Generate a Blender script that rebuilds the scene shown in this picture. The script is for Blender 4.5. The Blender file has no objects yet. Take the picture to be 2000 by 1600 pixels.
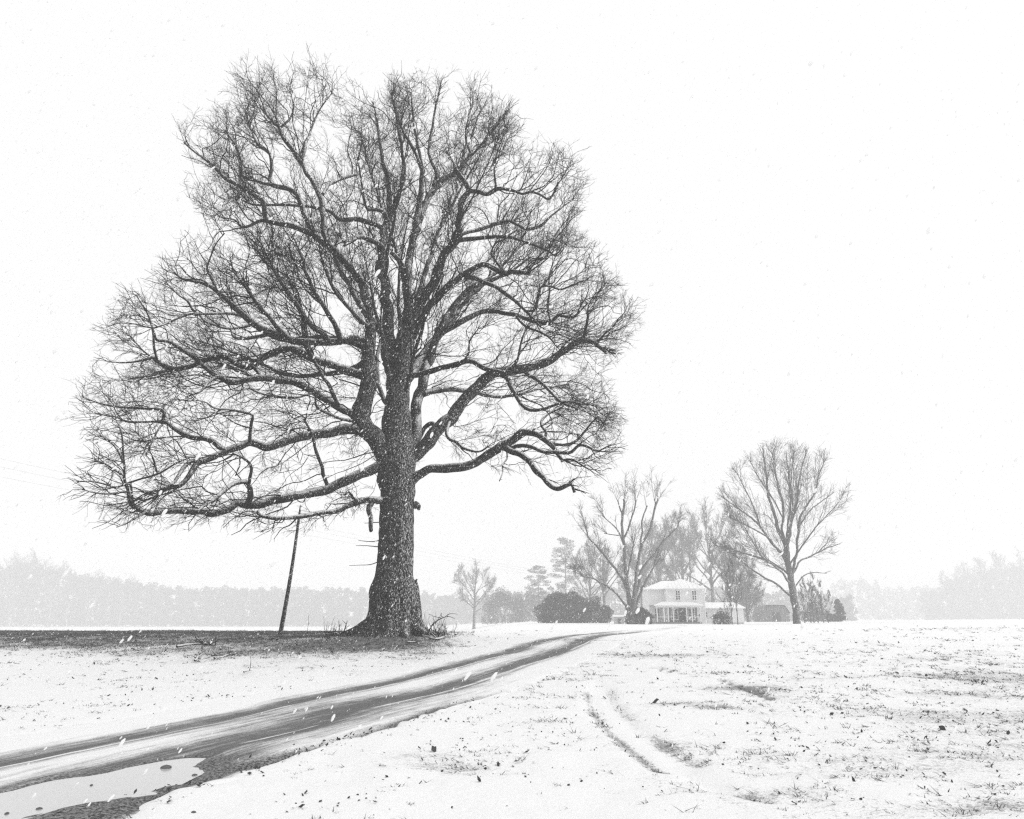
import bpy, math, random
import numpy as np

# ------------------------------------------------------------------ camera, sky, sun, exposure
rng = np.random.default_rng(7)
random.seed(7)
scene = bpy.context.scene
COL = scene.collection
FPX = 1411.0                      # focal length in pixels of the 2000 px wide photograph
PITCH = math.atan(408.0 / FPX)    # horizon lies at y = 1208 of 1600
CAM = np.array([0.0, 0.0, 1.6])
cam_data = bpy.data.cameras.new('camera')
cam_data.sensor_width = 36.0
cam_data.lens = 36.0 * FPX / 2000.0
cam_data.clip_start = 0.05
cam_data.clip_end = 5000.0
cam = bpy.data.objects.new('camera', cam_data)
cam.location = CAM
cam.rotation_euler = (math.pi / 2 + PITCH, 0, 0)
COL.objects.link(cam)
scene.camera = cam

world = bpy.data.worlds.new('World')
scene.world = world
world.use_nodes = True
wn, wl = world.node_tree.nodes, world.node_tree.links
wn.clear()
w_out = wn.new('ShaderNodeOutputWorld')
w_bg = wn.new('ShaderNodeBackground')
w_sky = wn.new('ShaderNodeTexSky')
w_sky.sky_type = 'NISHITA'
w_sky.sun_disc = False
w_sky.sun_elevation = math.radians(42)
w_sky.sun_rotation = math.radians(110)
w_sky.dust_density = 6.0
w_bw = wn.new('ShaderNodeRGBToBW')
w_mix = wn.new('ShaderNodeMix')          # an even, closed cloud layer over the clear-sky light
w_mix.data_type = 'RGBA'
w_mix.inputs[0].default_value = 0.93
w_mix.inputs[7].default_value = (10.0, 10.0, 10.0, 1.0)
wl.new(w_sky.outputs[0], w_bw.inputs[0])
wl.new(w_bw.outputs[0], w_mix.inputs[6])
w_geo = wn.new('ShaderNodeTexCoord')
w_sep = wn.new('ShaderNodeSeparateXYZ')
w_hor = wn.new('ShaderNodeMapRange')     # the cloud layer ends at the horizon; below it lies the ground
w_hor.inputs[1].default_value = -0.04; w_hor.inputs[2].default_value = -0.015
wl.new(w_geo.outputs['Generated'], w_sep.inputs[0]); wl.new(w_sep.outputs[2], w_hor.inputs[0])
w_cut = wn.new('ShaderNodeMix'); w_cut.data_type = 'RGBA'
w_cut.inputs[6].default_value = (0.5, 0.5, 0.5, 1.0)
wl.new(w_hor.outputs[0], w_cut.inputs[0]); wl.new(w_mix.outputs[2], w_cut.inputs[7])
wl.new(w_cut.outputs[2], w_bg.inputs[0])
w_bg.inputs[1].default_value = 0.10
wl.new(w_bg.outputs[0], w_out.inputs[0])

sun_data = bpy.data.lights.new('sun', 'SUN')
sun_data.energy = 0.9
sun_data.angle = math.radians(40)
sun_data.color = (1.0, 1.0, 1.0)
sun = bpy.data.objects.new('sun', sun_data)
sun.rotation_euler = (math.radians(48), 0, math.radians(70))
COL.objects.link(sun)

scene.view_settings.view_transform = 'Standard'
scene.view_settings.look = 'None'
scene.view_settings.gamma = 1.0
scene.view_settings.exposure = 0.10
HAZE_DENSITY = 0.0021

scene.render.engine = 'CYCLES'
cy = scene.cycles
cy.use_denoising = False
cy.max_bounces = 6
cy.diffuse_bounces = 3
cy.glossy_bounces = 2
cy.transmission_bounces = 3
cy.volume_bounces = 2
cy.transparent_max_bounces = 8
cy.use_adaptive_sampling = False
cy.volume_max_steps = 64
cy.filter_width = 1.3

# ------------------------------------------------------------------ pixels -> directions -> points
FWD = np.array([0, math.cos(PITCH), math.sin(PITCH)])
UPV = np.array([0, -math.sin(PITCH), math.cos(PITCH)])
RGT = np.array([1.0, 0, 0])

def ray(px, py):
    return FWD + (px - 1000) / FPX * RGT + (800 - py) / FPX * UPV

def pt(px, py, Y):
    d = ray(px, py)
    return CAM + d * (Y / d[1])

def hashn(ix, iy, iz, seed):
    h = (ix * 374761393 + iy * 668265263 + iz * 2147483647 + seed * 974711) & 0xFFFFFFFF
    h = ((h ^ (h >> 13)) * 1274126177) & 0xFFFFFFFF
    h = (h ^ (h >> 16)) & 0xFFFFFF
    return h / float(0xFFFFFF)

def vnoise(x, y, z=0.0, seed=1):
    x, y, z = np.broadcast_arrays(np.asarray(x, float), np.asarray(y, float), np.asarray(z, float))
    ix, iy, iz = np.floor(x).astype(np.int64), np.floor(y).astype(np.int64), np.floor(z).astype(np.int64)
    fx, fy, fz = x - ix, y - iy, z - iz
    fx, fy, fz = [f * f * (3 - 2 * f) for f in (fx, fy, fz)]
    r = 0
    for a in (0, 1):
        for b in (0, 1):
            for c in (0, 1):
                w = (fx if a else 1 - fx) * (fy if b else 1 - fy) * (fz if c else 1 - fz)
                r = r + w * hashn(ix + a, iy + b, iz + c, seed)
    return r

def fbm(x, y, z=0.0, seed=1, octv=4):
    s, a, t = 0, 0.5, 0
    for k in range(octv):
        s = s + a * vnoise(np.asarray(x) * 2 ** k, np.asarray(y) * 2 ** k, np.asarray(z) * 2 ** k, seed + k)
        t += a
        a *= 0.5
    return s / t

def S(a, b, x):
    t = np.clip((np.asarray(x, float) - a) / (b - a), 0, 1)
    return t * t * (3 - 2 * t)

TREE_Y = 30.0
TREE_X = pt(770, 1238, TREE_Y)[0]

def ground_z(X, Y):
    X = np.asarray(X, float); Y = np.asarray(Y, float)
    a = X / np.maximum(Y, 6.0)
    left = 1 - S(-0.14, 0.03, a)
    z = 0.76 * S(11, 37, Y)
    z = z + 0.10 * S(20, 34, Y) * left
    z = z + 0.30 * np.exp(-(((X - TREE_X) / 4.5) ** 2 + ((Y - TREE_Y) / 4.0) ** 2))
    z = z - 5.4 * S(39, 190, Y) * left
    z = z + 0.70 * S(0.30, 0.72, a) * S(24, 85, Y)
    z = z - 1.0 * S(180, 420, Y) * (1 - left)
    z = z + (fbm(X * 0.18, Y * 0.18, 0, 11, 3) - 0.5) * 0.14 * S(3, 10, np.hypot(X, Y)) * (1 - 0.6 * S(60, 120, Y))
    return z

def ground_at(px, py, far=800.0):
    d = ray(px, py)
    t = np.geomspace(1.5, far, 4000)
    P = CAM + d * t[:, None]
    below = P[:, 2] < ground_z(P[:, 0], P[:, 1])
    k = int(np.argmax(below)) if below.any() else len(t) - 1
    return P[k]

def base_at(px, Y):
    """ground point under the given photograph column at distance Y"""
    P = pt(px, 1215, Y)
    return np.array([P[0], Y, float(ground_z(P[0], Y))])

def height_for(py_top, Y, px=1000):
    return pt(px, py_top, Y)[2]

# ------------------------------------------------------------------ object helpers
def link(o, parent=None):
    COL.objects.link(o)
    if parent is not None:
        o.parent = parent
    return o

def mesh_np(name, verts, faces, mat, smooth=False, attr=None):
    me = bpy.data.meshes.new(name)
    verts = np.asarray(verts, np.float32)
    faces = [np.asarray(f, np.int32) for f in (faces if isinstance(faces, list) else [faces])]
    faces = [f for f in faces if len(f)]
    nl = sum(f.size for f in faces)
    nf = sum(len(f) for f in faces)
    me.vertices.add(len(verts)); me.loops.add(nl); me.polygons.add(nf)
    me.vertices.foreach_set('co', verts.ravel())
    me.loops.foreach_set('vertex_index', np.concatenate([f.ravel() for f in faces]))
    starts, off = [], 0
    for f in faces:
        starts.append(off + np.arange(len(f), dtype=np.int32) * f.shape[1]); off += f.size
    me.polygons.foreach_set('loop_start', np.concatenate(starts))
    me.polygons.foreach_set('use_smooth', np.full(nf, smooth))
    if attr:
        for k, v in attr.items():
            at = me.attributes.new(k, 'FLOAT', 'POINT')
            at.data.foreach_set('value', np.asarray(v, np.float32).ravel())
    me.update(calc_edges=True)
    me.materials.append(mat)
    return me

def mobj(name, me, parent=None, **props):
    o = bpy.data.objects.new(name, me)
    link(o, parent)
    for k, v in props.items():
        o[k] = v
    return o

def thing(name, loc, label, category, group=None):
    o = bpy.data.objects.new(name, None)
    o.empty_display_size = 0.3
    o.location = [float(v) for v in loc]
    link(o)
    o['label'] = label; o['category'] = category
    if group: o['group'] = group
    return o

class MB:
    """collects boxes, prisms and tubes for one mesh"""
    def __init__(s): s.v, s.f = [], {}
    def add(s, V, F):
        n = sum(len(v) for v in s.v)
        s.v.append(np.asarray(V, float))
        for f in (F if isinstance(F, list) else [F]):
            f = np.asarray(f)
            if f.size: s.f.setdefault(f.shape[1], []).append(f + n)
        return s
    def box(s, x0, x1, y0, y1, z0, z1):
        V = [(x, y, z) for x in (x0, x1) for y in (y0, y1) for z in (z0, z1)]
        F = [(0, 1, 3, 2), (4, 6, 7, 5), (0, 4, 5, 1), (2, 3, 7, 6), (0, 2, 6, 4), (1, 5, 7, 3)]
        return s.add(V, np.array(F))
    def poly(s, V, F): return s.add(V, [np.array([f]) for f in F])
    def tube(s, P, R, n=8, cap=True):
        V, F = tube(np.asarray(P, float), np.asarray(R, float), n, cap)
        return s.add(V, F)
    def mesh(s, name, mat, smooth=False, attr=None):
        return mesh_np(name, np.concatenate(s.v), [np.concatenate(f) for f in s.f.values()], mat, smooth, attr)
    def part(s, name, mat, parent, smooth=False, **props):
        return mobj(name, s.mesh(name, mat, smooth), parent, **props)

def norm(v):
    return v / np.maximum(np.linalg.norm(v, axis=-1, keepdims=True), 1e-9)

def smooth_line(P, step):
    """Catmull-Rom through the rows of P (any number of columns), sampled about every step"""
    P = np.asarray(P, float)
    Q = np.vstack([2 * P[0] - P[1], P, 2 * P[-1] - P[-2]])
    out = []
    for i in range(1, len(Q) - 2):
        p0, p1, p2, p3 = Q[i - 1], Q[i], Q[i + 1], Q[i + 2]
        n = max(2, int(np.linalg.norm((p2 - p1)[:3]) / step))
        t = np.linspace(0, 1, n, endpoint=False)[:, None]
        out.append(0.5 * (2 * p1 + (p2 - p0) * t + (2 * p0 - 5 * p1 + 4 * p2 - p3) * t ** 2 + (3 * p1 - p0 - 3 * p2 + p3) * t ** 3))
    out.append(P[-1:])
    return np.vstack(out)

def tube(P, R, n=8, cap=True, bump=0.0, seed=0):
    K = len(P)
    T = norm(np.gradient(P, axis=0))
    ref = np.array([0.31, 0.2, 0.93]) if abs(T[:, 2]).mean() < 0.8 else np.array([0.9, 0.3, 0.1])
    A = norm(np.cross(T, ref)); B = np.cross(T, A)
    th = np.arange(n) * 2 * math.pi / n
    rad = R[:, None] * np.ones(n)
    if bump:
        u = np.cumsum(np.r_[0, np.linalg.norm(np.diff(P, axis=0), axis=1)])
        rad = rad * (1 + bump * (2 * fbm(u[:, None] * 2.2 + seed, np.cos(th) * 1.3 + 5, np.sin(th) * 1.3 + 5, 3 + seed, 3) - 1))
    V = P[:, None] + rad[..., None] * (np.cos(th)[None, :, None] * A[:, None] + np.sin(th)[None, :, None] * B[:, None])
    V = V.reshape(-1, 3)
    i = np.arange(K - 1)[:, None] * n; j = np.arange(n)[None]; j2 = (j + 1) % n
    F = np.stack([i + j, i + j2, i + n + j2, i + n + j], -1).reshape(-1, 4)
    Fs = [F]
    if cap:
        V = np.vstack([V, P[0], P[-1]])
        a, b = len(V) - 2, len(V) - 1
        k = np.arange(n); k2 = (k + 1) % n
        Fs.append(np.vstack([np.stack([np.full(n, a), k2, k], -1), np.stack([np.full(n, b), (K - 1) * n + k, (K - 1) * n + k2], -1)]))
    return V, Fs

def tubes_many(P, R, n=3):
    """P (N,K,3) polylines, R (N,K) radii -> verts, quads, all branches at once"""
    N, K, _ = P.shape
    T = norm(np.gradient(P, axis=1)) if K > 2 else np.repeat(norm(P[:, -1:] - P[:, :1]), K, 1)
    ref = norm(rng.normal(size=(N, 1, 3)))
    A = norm(np.cross(T, ref)); B = np.cross(T, A)
    th = np.arange(n) * 2 * math.pi / n
    V = P[:, :, None] + R[:, :, None, None] * (np.cos(th)[:, None] * A[:, :, None] + np.sin(th)[:, None] * B[:, :, None])
    b = (np.arange(N) * K * n)[:, None, None]; i = (np.arange(K - 1) * n)[None, :, None]; j = np.arange(n)[None, None]; j2 = (j + 1) % n
    F = np.stack([b + i + j, b + i + j2, b + i + n + j2, b + i + n + j], -1).reshape(-1, 4)
    return V.reshape(-1, 3), F

def spikes_many(P0, P1, r):
    """three-sided twigs ending in a point"""
    N = len(P0)
    T = norm(P1 - P0); A = norm(np.cross(T, norm(rng.normal(size=(N, 3))))); B = np.cross(T, A)
    th = np.arange(3) * 2 * math.pi / 3
    ring = P0[:, None] + r[:, None, None] * (np.cos(th)[:, None] * A[:, None] + np.sin(th)[:, None] * B[:, None])
    V = np.concatenate([ring, P1[:, None]], 1).reshape(-1, 3)
    b = (np.arange(N) * 4)[:, None]
    F = np.stack([np.stack([b[:, 0] + k, b[:, 0] + (k + 1) % 3, b[:, 0] + 3], -1) for k in range(3)], 1).reshape(-1, 3)
    return V, F

# ------------------------------------------------------------------ materials (a black-and-white photograph: neutral greys)
def new_mat(name):
    m = bpy.data.materials.new(name); m.use_nodes = True
    nt = m.node_tree
    b = nt.nodes['Principled BSDF']
    b.inputs['Specular IOR Level'].default_value = 0.2
    return m, nt, b

def g(v): return (v, v, v, 1.0)

def node(nt, typ, **kw):
    n = nt.nodes.new(typ)
    for k, v in kw.items(): setattr(n, k, v)
    return n

def noise_tex(nt, scale, detail=4.0, rough=0.55, vec=None):
    n = node(nt, 'ShaderNodeTexNoise')
    n.inputs['Scale'].default_value = scale; n.inputs['Detail'].default_value = detail; n.inputs['Roughness'].default_value = rough
    if vec is not None: nt.links.new(vec, n.inputs['Vector'])
    return n.outputs[0]

def math_n(nt, op, a, b=None, c=None, clamp=False):
    n = node(nt, 'ShaderNodeMath', operation=op, use_clamp=clamp)
    for i, v in enumerate((a, b, c)):
        if v is None: continue
        if isinstance(v, (int, float)): n.inputs[i].default_value = v
        else: nt.links.new(v, n.inputs[i])
    return n.outputs[0]

def ramp(nt, fac, a, b, ca, cb):
    n = node(nt, 'ShaderNodeMapRange', interpolation_type='SMOOTHSTEP')
    nt.links.new(fac, n.inputs[0])
    for i, v in enumerate((a, b, ca, cb)): n.inputs[i + 1].default_value = v
    return n.outputs[0]

def mixc(nt, fac, a, b):
    n = node(nt, 'ShaderNodeMix', data_type='RGBA')
    if isinstance(fac, float): n.inputs[0].default_value = fac
    else: nt.links.new(fac, n.inputs[0])
    for i, v in ((6, a), (7, b)):
        if isinstance(v, tuple): n.inputs[i].default_value = v
        elif isinstance(v, (int, float)): n.inputs[i].default_value = g(v)
        else: nt.links.new(v, n.inputs[i])
    return n.outputs[2]

def bump_n(nt, b, h, strength, dist):
    n = node(nt, 'ShaderNodeBump')
    n.inputs['Strength'].default_value = strength; n.inputs['Distance'].default_value = dist
    nt.links.new(h, n.inputs['Height']); nt.links.new(n.outputs[0], b.inputs['Normal'])

SNOW = 0.87

def plain(name, v, rough=0.8, var=0.25, scale=6.0):
    m, nt, b = new_mat(name)
    tc = node(nt, 'ShaderNodeTexCoord')
    nz = noise_tex(nt, scale, 4, 0.6, tc.outputs['Object'])
    nt.links.new(mixc(nt, nz, v * (1 - var), min(0.95, v * (1 + var))), b.inputs['Base Color'])
    b.inputs['Roughness'].default_value = rough
    return m

def bark_mat(name, dark, light, snow_thr, speck, wind=0.5, fine=14.0):
    """bark with snow lodged on the upper and windward sides and in the fissures"""
    m, nt, b = new_mat(name)
    geo = node(nt, 'ShaderNodeNewGeometry')
    tc = node(nt, 'ShaderNodeTexCoord')
    mp = node(nt, 'ShaderNodeMapping'); mp.inputs['Scale'].default_value = (1, 1, 0.28)
    nt.links.new(tc.outputs['Object'], mp.inputs['Vector'])
    ridge = noise_tex(nt, fine, 5, 0.65, mp.outputs[0])
    col = mixc(nt, ramp(nt, ridge, 0.35, 0.68, 0, 1), dark, light)
    dot = node(nt, 'ShaderNodeVectorMath', operation='DOT_PRODUCT')
    wv = np.array([wind, -0.12, 1.0]); wv = wv / np.linalg.norm(wv)
    nt.links.new(geo.outputs['Normal'], dot.inputs[0]); dot.inputs[1].default_value = tuple(wv)
    big = noise_tex(nt, 2.2, 3, 0.6, tc.outputs['Object'])
    sm = noise_tex(nt, 26.0, 3, 0.7, tc.outputs['Object'])
    amount = math_n(nt, 'ADD', dot.outputs['Value'], math_n(nt, 'MULTIPLY', math_n(nt, 'SUBTRACT', big, 0.5), 0.7))
    amount = math_n(nt, 'ADD', amount, math_n(nt, 'MULTIPLY', math_n(nt, 'SUBTRACT', sm, 0.5), 1.5))
    cover = ramp(nt, amount, snow_thr, snow_thr + 0.22, 0, 1)
    # specks lodged anywhere, more of them on the windward side
    side = node(nt, 'ShaderNodeVectorMath', operation='DOT_PRODUCT')
    nt.links.new(geo.outputs['Normal'], side.inputs[0]); side.inputs[1].default_value = (0.93, -0.35, 0.1)
    fl = noise_tex(nt, 34.0, 2, 0.75, mp.outputs[0])
    sp = math_n(nt, 'ADD', fl, math_n(nt, 'MULTIPLY', side.outputs['Value'], 0.09))
    specks = ramp(nt, sp, speck, speck + 0.06, 0, 0.8)
    allsnow = math_n(nt, 'MAXIMUM', cover, specks)
    nt.links.new(mixc(nt, allsnow, col, SNOW - 0.05), b.inputs['Base Color'])
    b.inputs['Roughness'].default_value = 0.9
    bump_n(nt, b, math_n(nt, 'ADD', ridge, math_n(nt, 'MULTIPLY', allsnow, 0.4)), 0.8, 0.05)
    return m

M = {}
M['bark'] = bark_mat('bark_trunk', 0.004, 0.045, 0.90, 0.61, 0.9)
M['limb'] = bark_mat('bark_limb', 0.004, 0.03, 0.41, 0.625, 0.55)
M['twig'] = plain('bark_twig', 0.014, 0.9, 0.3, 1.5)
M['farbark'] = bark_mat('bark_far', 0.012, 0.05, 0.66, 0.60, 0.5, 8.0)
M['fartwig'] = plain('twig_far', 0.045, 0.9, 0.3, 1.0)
M['paint'] = plain('white_paint', 0.74, 0.6, 0.05, 3.0)
M['trim'] = plain('white_trim', 0.8, 0.6, 0.04, 3.0)
M['grey_boards'] = plain('porch_boards', 0.42, 0.7, 0.2, 4.0)  # mid-grey board colour, used on the small shed
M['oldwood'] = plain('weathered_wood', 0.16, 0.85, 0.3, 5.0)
M['dark'] = plain('dark_opening', 0.03, 0.6, 0.2, 3.0)
M['evergreen'] = plain('evergreen_leaves', 0.06, 0.7, 0.5, 0.8)
M['pine'] = plain('pine_needles', 0.07, 0.8, 0.4, 0.6)
M['deadgrass'] = plain('dead_grass', 0.10, 0.9, 0.45, 1.3)
M['leaf'] = plain('fallen_leaf', 0.055, 0.8, 0.5, 7.0)
M['stone'] = plain('stone', 0.12, 0.85, 0.4, 9.0)

def snow_surface(name, v=SNOW):
    m, nt, b = new_mat(name)
    tc = node(nt, 'ShaderNodeTexCoord')
    nz = noise_tex(nt, 5.0, 5, 0.6, tc.outputs['Object'])
    nt.links.new(mixc(nt, nz, v - 0.03, v + 0.03), b.inputs['Base Color'])
    b.inputs['Roughness'].default_value = 0.95
    bump_n(nt, b, nz, 0.3, 0.05)
    return m
M['snow'] = snow_surface('snow')

def flake_mat():
    m, nt, b = new_mat('snowflake')
    nt.links.new(g_rgb(nt, 0.97), b.inputs['Base Color'])
    b.inputs['Roughness'].default_value = 1.0
    tr = node(nt, 'ShaderNodeBsdfTranslucent'); tr.inputs[0].default_value = g(0.98)
    mx = node(nt, 'ShaderNodeMixShader'); mx.inputs[0].default_value = 0.5
    out = nt.nodes['Material Output']
    nt.links.new(b.outputs[0], mx.inputs[1]); nt.links.new(tr.outputs[0], mx.inputs[2]); nt.links.new(mx.outputs[0], out.inputs[0])
    return m

def g_rgb(nt, v):
    n = node(nt, 'ShaderNodeRGB'); n.outputs[0].default_value = g(v)
    return n.outputs[0]

def glass_mat():
    m, nt, b = new_mat('window_glass')
    b.inputs['Base Color'].default_value = g(0.02)
    b.inputs['Roughness'].default_value = 0.12
    b.inputs['Specular IOR Level'].default_value = 0.5
    return m
M['flake'] = flake_mat()
M['glass'] = glass_mat()

def ground_mat():
    """thin snow over dead grass; the vertex value 'bare' says how much grass shows"""
    m, nt, b = new_mat('snowy_ground')
    tc = node(nt, 'ShaderNodeTexCoord')
    at = node(nt, 'ShaderNodeAttribute', attribute_name='bare')
    v = tc.outputs['Object']
    n1 = noise_tex(nt, 1.1, 5, 0.62, v)
    n2 = noise_tex(nt, 9.0, 5, 0.7, v)
    n3 = noise_tex(nt, 42.0, 4, 0.7, v)
    k = math_n(nt, 'ADD', math_n(nt, 'MULTIPLY', n1, 0.30), math_n(nt, 'MULTIPLY', n2, 0.50))
    k = math_n(nt, 'ADD', k, math_n(nt, 'MULTIPLY', n3, 0.78))
    k = math_n(nt, 'ADD', k, math_n(nt, 'MULTIPLY', at.outputs['Fac'], 0.55))
    mask = ramp(nt, k, 0.86, 1.16, 0, 0.9)
    snow = mixc(nt, n2, SNOW - 0.02, SNOW + 0.02)
    earth = mixc(nt, n3, 0.05, 0.22)
    nt.links.new(mixc(nt, mask, snow, earth), b.inputs['Base Color'])
    b.inputs['Roughness'].default_value = 0.95
    h = math_n(nt, 'SUBTRACT', math_n(nt, 'ADD', math_n(nt, 'MULTIPLY', n2, 0.6), math_n(nt, 'MULTIPLY', n3, 0.25)), math_n(nt, 'MULTIPLY', mask, 0.25))
    bump_n(nt, b, h, 0.7, 0.06)
    return m
M['ground'] = ground_mat()

def road_mat():
    m, nt, b = new_mat('slushy_track')
    tc = node(nt, 'ShaderNodeTexCoord'); v = tc.outputs['Object']
    at = node(nt, 'ShaderNodeAttribute', attribute_name='snow')
    cl = node(nt, 'ShaderNodeAttribute', attribute_name='clod')
    n1 = noise_tex(nt, 3.0, 5, 0.65, v)
    n2 = noise_tex(nt, 30.0, 5, 0.75, v)
    n3 = noise_tex(nt, 110.0, 3, 0.7, v)
    ru = node(nt, 'ShaderNodeAttribute', attribute_name='across'); rs = node(nt, 'ShaderNodeAttribute', attribute_name='along')
    cx = node(nt, 'ShaderNodeCombineXYZ')
    nt.links.new(ru.outputs['Fac'], cx.inputs[0]); nt.links.new(rs.outputs['Fac'], cx.inputs[1])
    st = noise_tex(nt, 1.0, 5, 0.7, cx.outputs[0])
    k = math_n(nt, 'ADD', at.outputs['Fac'], math_n(nt, 'MULTIPLY', math_n(nt, 'SUBTRACT', n1, 0.5), 0.3))
    k = math_n(nt, 'ADD', k, math_n(nt, 'MULTIPLY', math_n(nt, 'SUBTRACT', st, 0.5), 1.15))
    k = math_n(nt, 'ADD', k, math_n(nt, 'MULTIPLY', math_n(nt, 'SUBTRACT', n2, 0.5), 0.5))
    k = math_n(nt, 'ADD', k, math_n(nt, 'MULTIPLY', math_n(nt, 'SUBTRACT', n3, 0.5), 0.35))
    sn = ramp(nt, k, 0.15, 0.90, 0, 1)
    mud = mixc(nt, math_n(nt, 'ADD', math_n(nt, 'MULTIPLY', n3, 0.5), math_n(nt, 'MULTIPLY', st, 0.5)), 0.03, 0.24)
    clod = mixc(nt, ramp(nt, n2, 0.40, 0.62, 0, 1), 0.025, 0.30)
    mud = mixc(nt, cl.outputs['Fac'], mud, clod)
    nt.links.new(mixc(nt, sn, mud, SNOW), b.inputs['Base Color'])
    b.inputs['Roughness'].default_value = 0.8
    bump_n(nt, b, math_n(nt, 'ADD', math_n(nt, 'MULTIPLY', n2, 0.7), math_n(nt, 'MULTIPLY', n3, 0.3)), 0.6, 0.03)
    return m
M['road'] = road_mat()

def water_mat():
    m, nt, b = new_mat('puddle_water')
    tc = node(nt, 'ShaderNodeTexCoord')
    nz = noise_tex(nt, 14.0, 3, 0.6, tc.outputs['Object'])
    b.inputs['Base Color'].default_value = g(0.52)       # slushy melt water
    b.inputs['Roughness'].default_value = 0.14
    b.inputs['Specular IOR Level'].default_value = 0.6
    bump_n(nt, b, nz, 0.05, 0.01)
    return m
M['water'] = water_mat()

# ------------------------------------------------------------------ ground, track, puddle
rut1 = [(0, 1486), (150, 1461), (300, 1431), (450, 1402), (600, 1372), (780, 1331), (885, 1305), (990, 1280), (1060, 1257), (1105, 1241), (1150, 1230), (1200, 1224.5)]
rut2 = [(0, 1532), (150, 1501), (300, 1474), (450, 1444), (600, 1413), (780, 1362), (885, 1335), (990, 1305), (1060, 1281), (1110, 1258), (1150, 1238), (1200, 1229)]
G1 = np.array([ground_at(*p) for p in rut1]); G2 = np.array([ground_at(*p) for p in rut2])
# centre line: ordered by distance, smoothed
allp = np.vstack([G1[:10], G2[:10]])
cy_ = np.polyfit(allp[:, 1], allp[:, 0], 3)
yy = np.linspace(4.2, 33, 60)
line = np.stack([np.polyval(cy_, yy), yy], -1)
sl = np.polyval(np.polyder(cy_), 4.2)
line = np.vstack([[(line[0, 0] - sl * d - 0.08 * d * d, 4.2 - d) for d in (5.0, 3.4, 1.8)], line])
tail = np.array([ground_at(1125, 1246)[:2], ground_at(1160, 1235)[:2], ground_at(1215, 1228)[:2]])
tail = tail[tail[:, 1] > 34.5]
ends = [line[-1] + np.array([1.0, 4.0]), line[-1] + np.array([3.2, 11.0]), line[-1] + np.array([8.5, 25]), line[-1] + np.array([15.5, 48]), line[-1] + np.array([21, 72])]
line = np.vstack([line, ends])
ROAD = smooth_line(line, 0.19)
RT = norm(np.gradient(ROAD, axis=0)); RN = np.stack([RT[:, 1], -RT[:, 0]], -1)       # to the right
print('road pts', np.round(G1[:, :2], 1).tolist(), np.round(G2[:, :2], 1).tolist())

def road_dist(X, Y):
    """signed offset from the track's centre line and arc index, for arrays"""
    sub = ROAD[::4]; subn = RN[::4]
    sh = np.shape(X); X = np.ravel(X); Y = np.ravel(Y)
    out = np.full(len(X), 99.0)
    for i in range(0, len(X), 20000):
        d = np.stack([X[i:i + 20000, None] - sub[None, :, 0], Y[i:i + 20000, None] - sub[None, :, 1]], -1)
        q = (d ** 2).sum(-1); k = q.argmin(1); r = np.arange(len(k))
        s = np.sign((d[r, k] * subn[k]).sum(-1)); out[i:i + 20000] = s * np.sqrt(q[r, k])
    return out.reshape(sh)

# grass showing through: patches found on the ground of the photograph (pixel centre, half sizes in m)
PATCH = [((1330, 1281), 2.4, 1.1, .34), ((1310, 1377), .5, .22, .4), ((1405, 1383), .5, .22, .42), ((1960, 1335), 4.5, 2.2, .10), ((1760, 1327), 2.0, .6, .10),
         ((880, 1500), .6, .35, .40), ((830, 1475), .9, .4, .2), ((1440, 1345), 1.0, .5, .3), ((1950, 1575), .7, .25, .30), ((1550, 1545), .8, .3, .2), ((1290, 1450), .4, .5, .25),
         ((1120, 1310), 1.2, 2.0, .2), ((1750, 1217), 6, 9, .25), ((1860, 1228), 5, 7, .25), ((760, 1255), 3.2, 1.2, .25), ((480, 1268), 4.0, 1.5, .2)]
PATCHG = [(ground_at(*c), a, b_, s) for c, a, b_, s in PATCH]
RUTS = [([(1165, 1330), (1167, 1344), (1176, 1375), (1217, 1416), (1271, 1461), (1325, 1492), (1400, 1530)], .18, -0.7),
        ([(1185, 1345), (1196, 1372), (1245, 1420), (1305, 1462), (1365, 1492)], .13, .38), ([(1330, 1500), (1420, 1535), (1500, 1560)], .12, .3),
        ([(1406, 1326), (1450, 1340), (1505, 1364)], .10, .6), ([(1271, 1301), (1320, 1312), (1370, 1321)], .10, .5),
        ([(1150, 1350), (1160, 1385), (1190, 1422), (1245, 1470), (1300, 1506)], .12, .55)]
RUTG = [(np.array([ground_at(*p)[:2] for p in P]), w, s) for P, w, s in RUTS]

def seg_dist(X, Y, L):
    d = np.full(np.shape(X), 99.0)
    for a, b_ in zip(L[:-1], L[1:]):
        ab = b_ - a
        t = np.clip(((X - a[0]) * ab[0] + (Y - a[1]) * ab[1]) / (ab @ ab), 0, 1)
        d = np.minimum(d, np.hypot(X - a[0] - t * ab[0], Y - a[1] - t * ab[1]))
    return d

def bare_value(X, Y):
    a = X / np.maximum(Y, 2.0)
    near = S(-0.35, 0.75, a)
    v = -0.08 + 0.27 * near * (1 - S(14, 42, Y)) - 0.10 * S(60, 110, Y)
    left = 1 - S(-0.14, -0.02, a)
    crest_w = 1 - S(-0.16, -0.02, a)
    cr = S(23.5, 31.5, Y + 6.5 * (fbm(X * 0.30, Y * 0.45, 0, 5, 4) - 0.5) + 5.5 * a + 4.0) * (1 - S(44, 60, Y))
    v = v + 0.50 * cr * crest_w + 0.14 * left * S(12, 26, Y) * (1 - S(44, 60, Y))
    for c, sx, sy, s in PATCHG:
        q = ((X - c[0]) / sx) ** 2 + ((Y - c[1]) / sy) ** 2
        v = v + s * np.exp(-q)
    for L, w, s in RUTG:
        v = v + s * np.exp(-(seg_dist(X, Y, L) / w) ** 2)
    v = v + 0.45 * (fbm(X * 0.55, Y * 0.8, 0, 21, 3) - 0.5)
    return v

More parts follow.
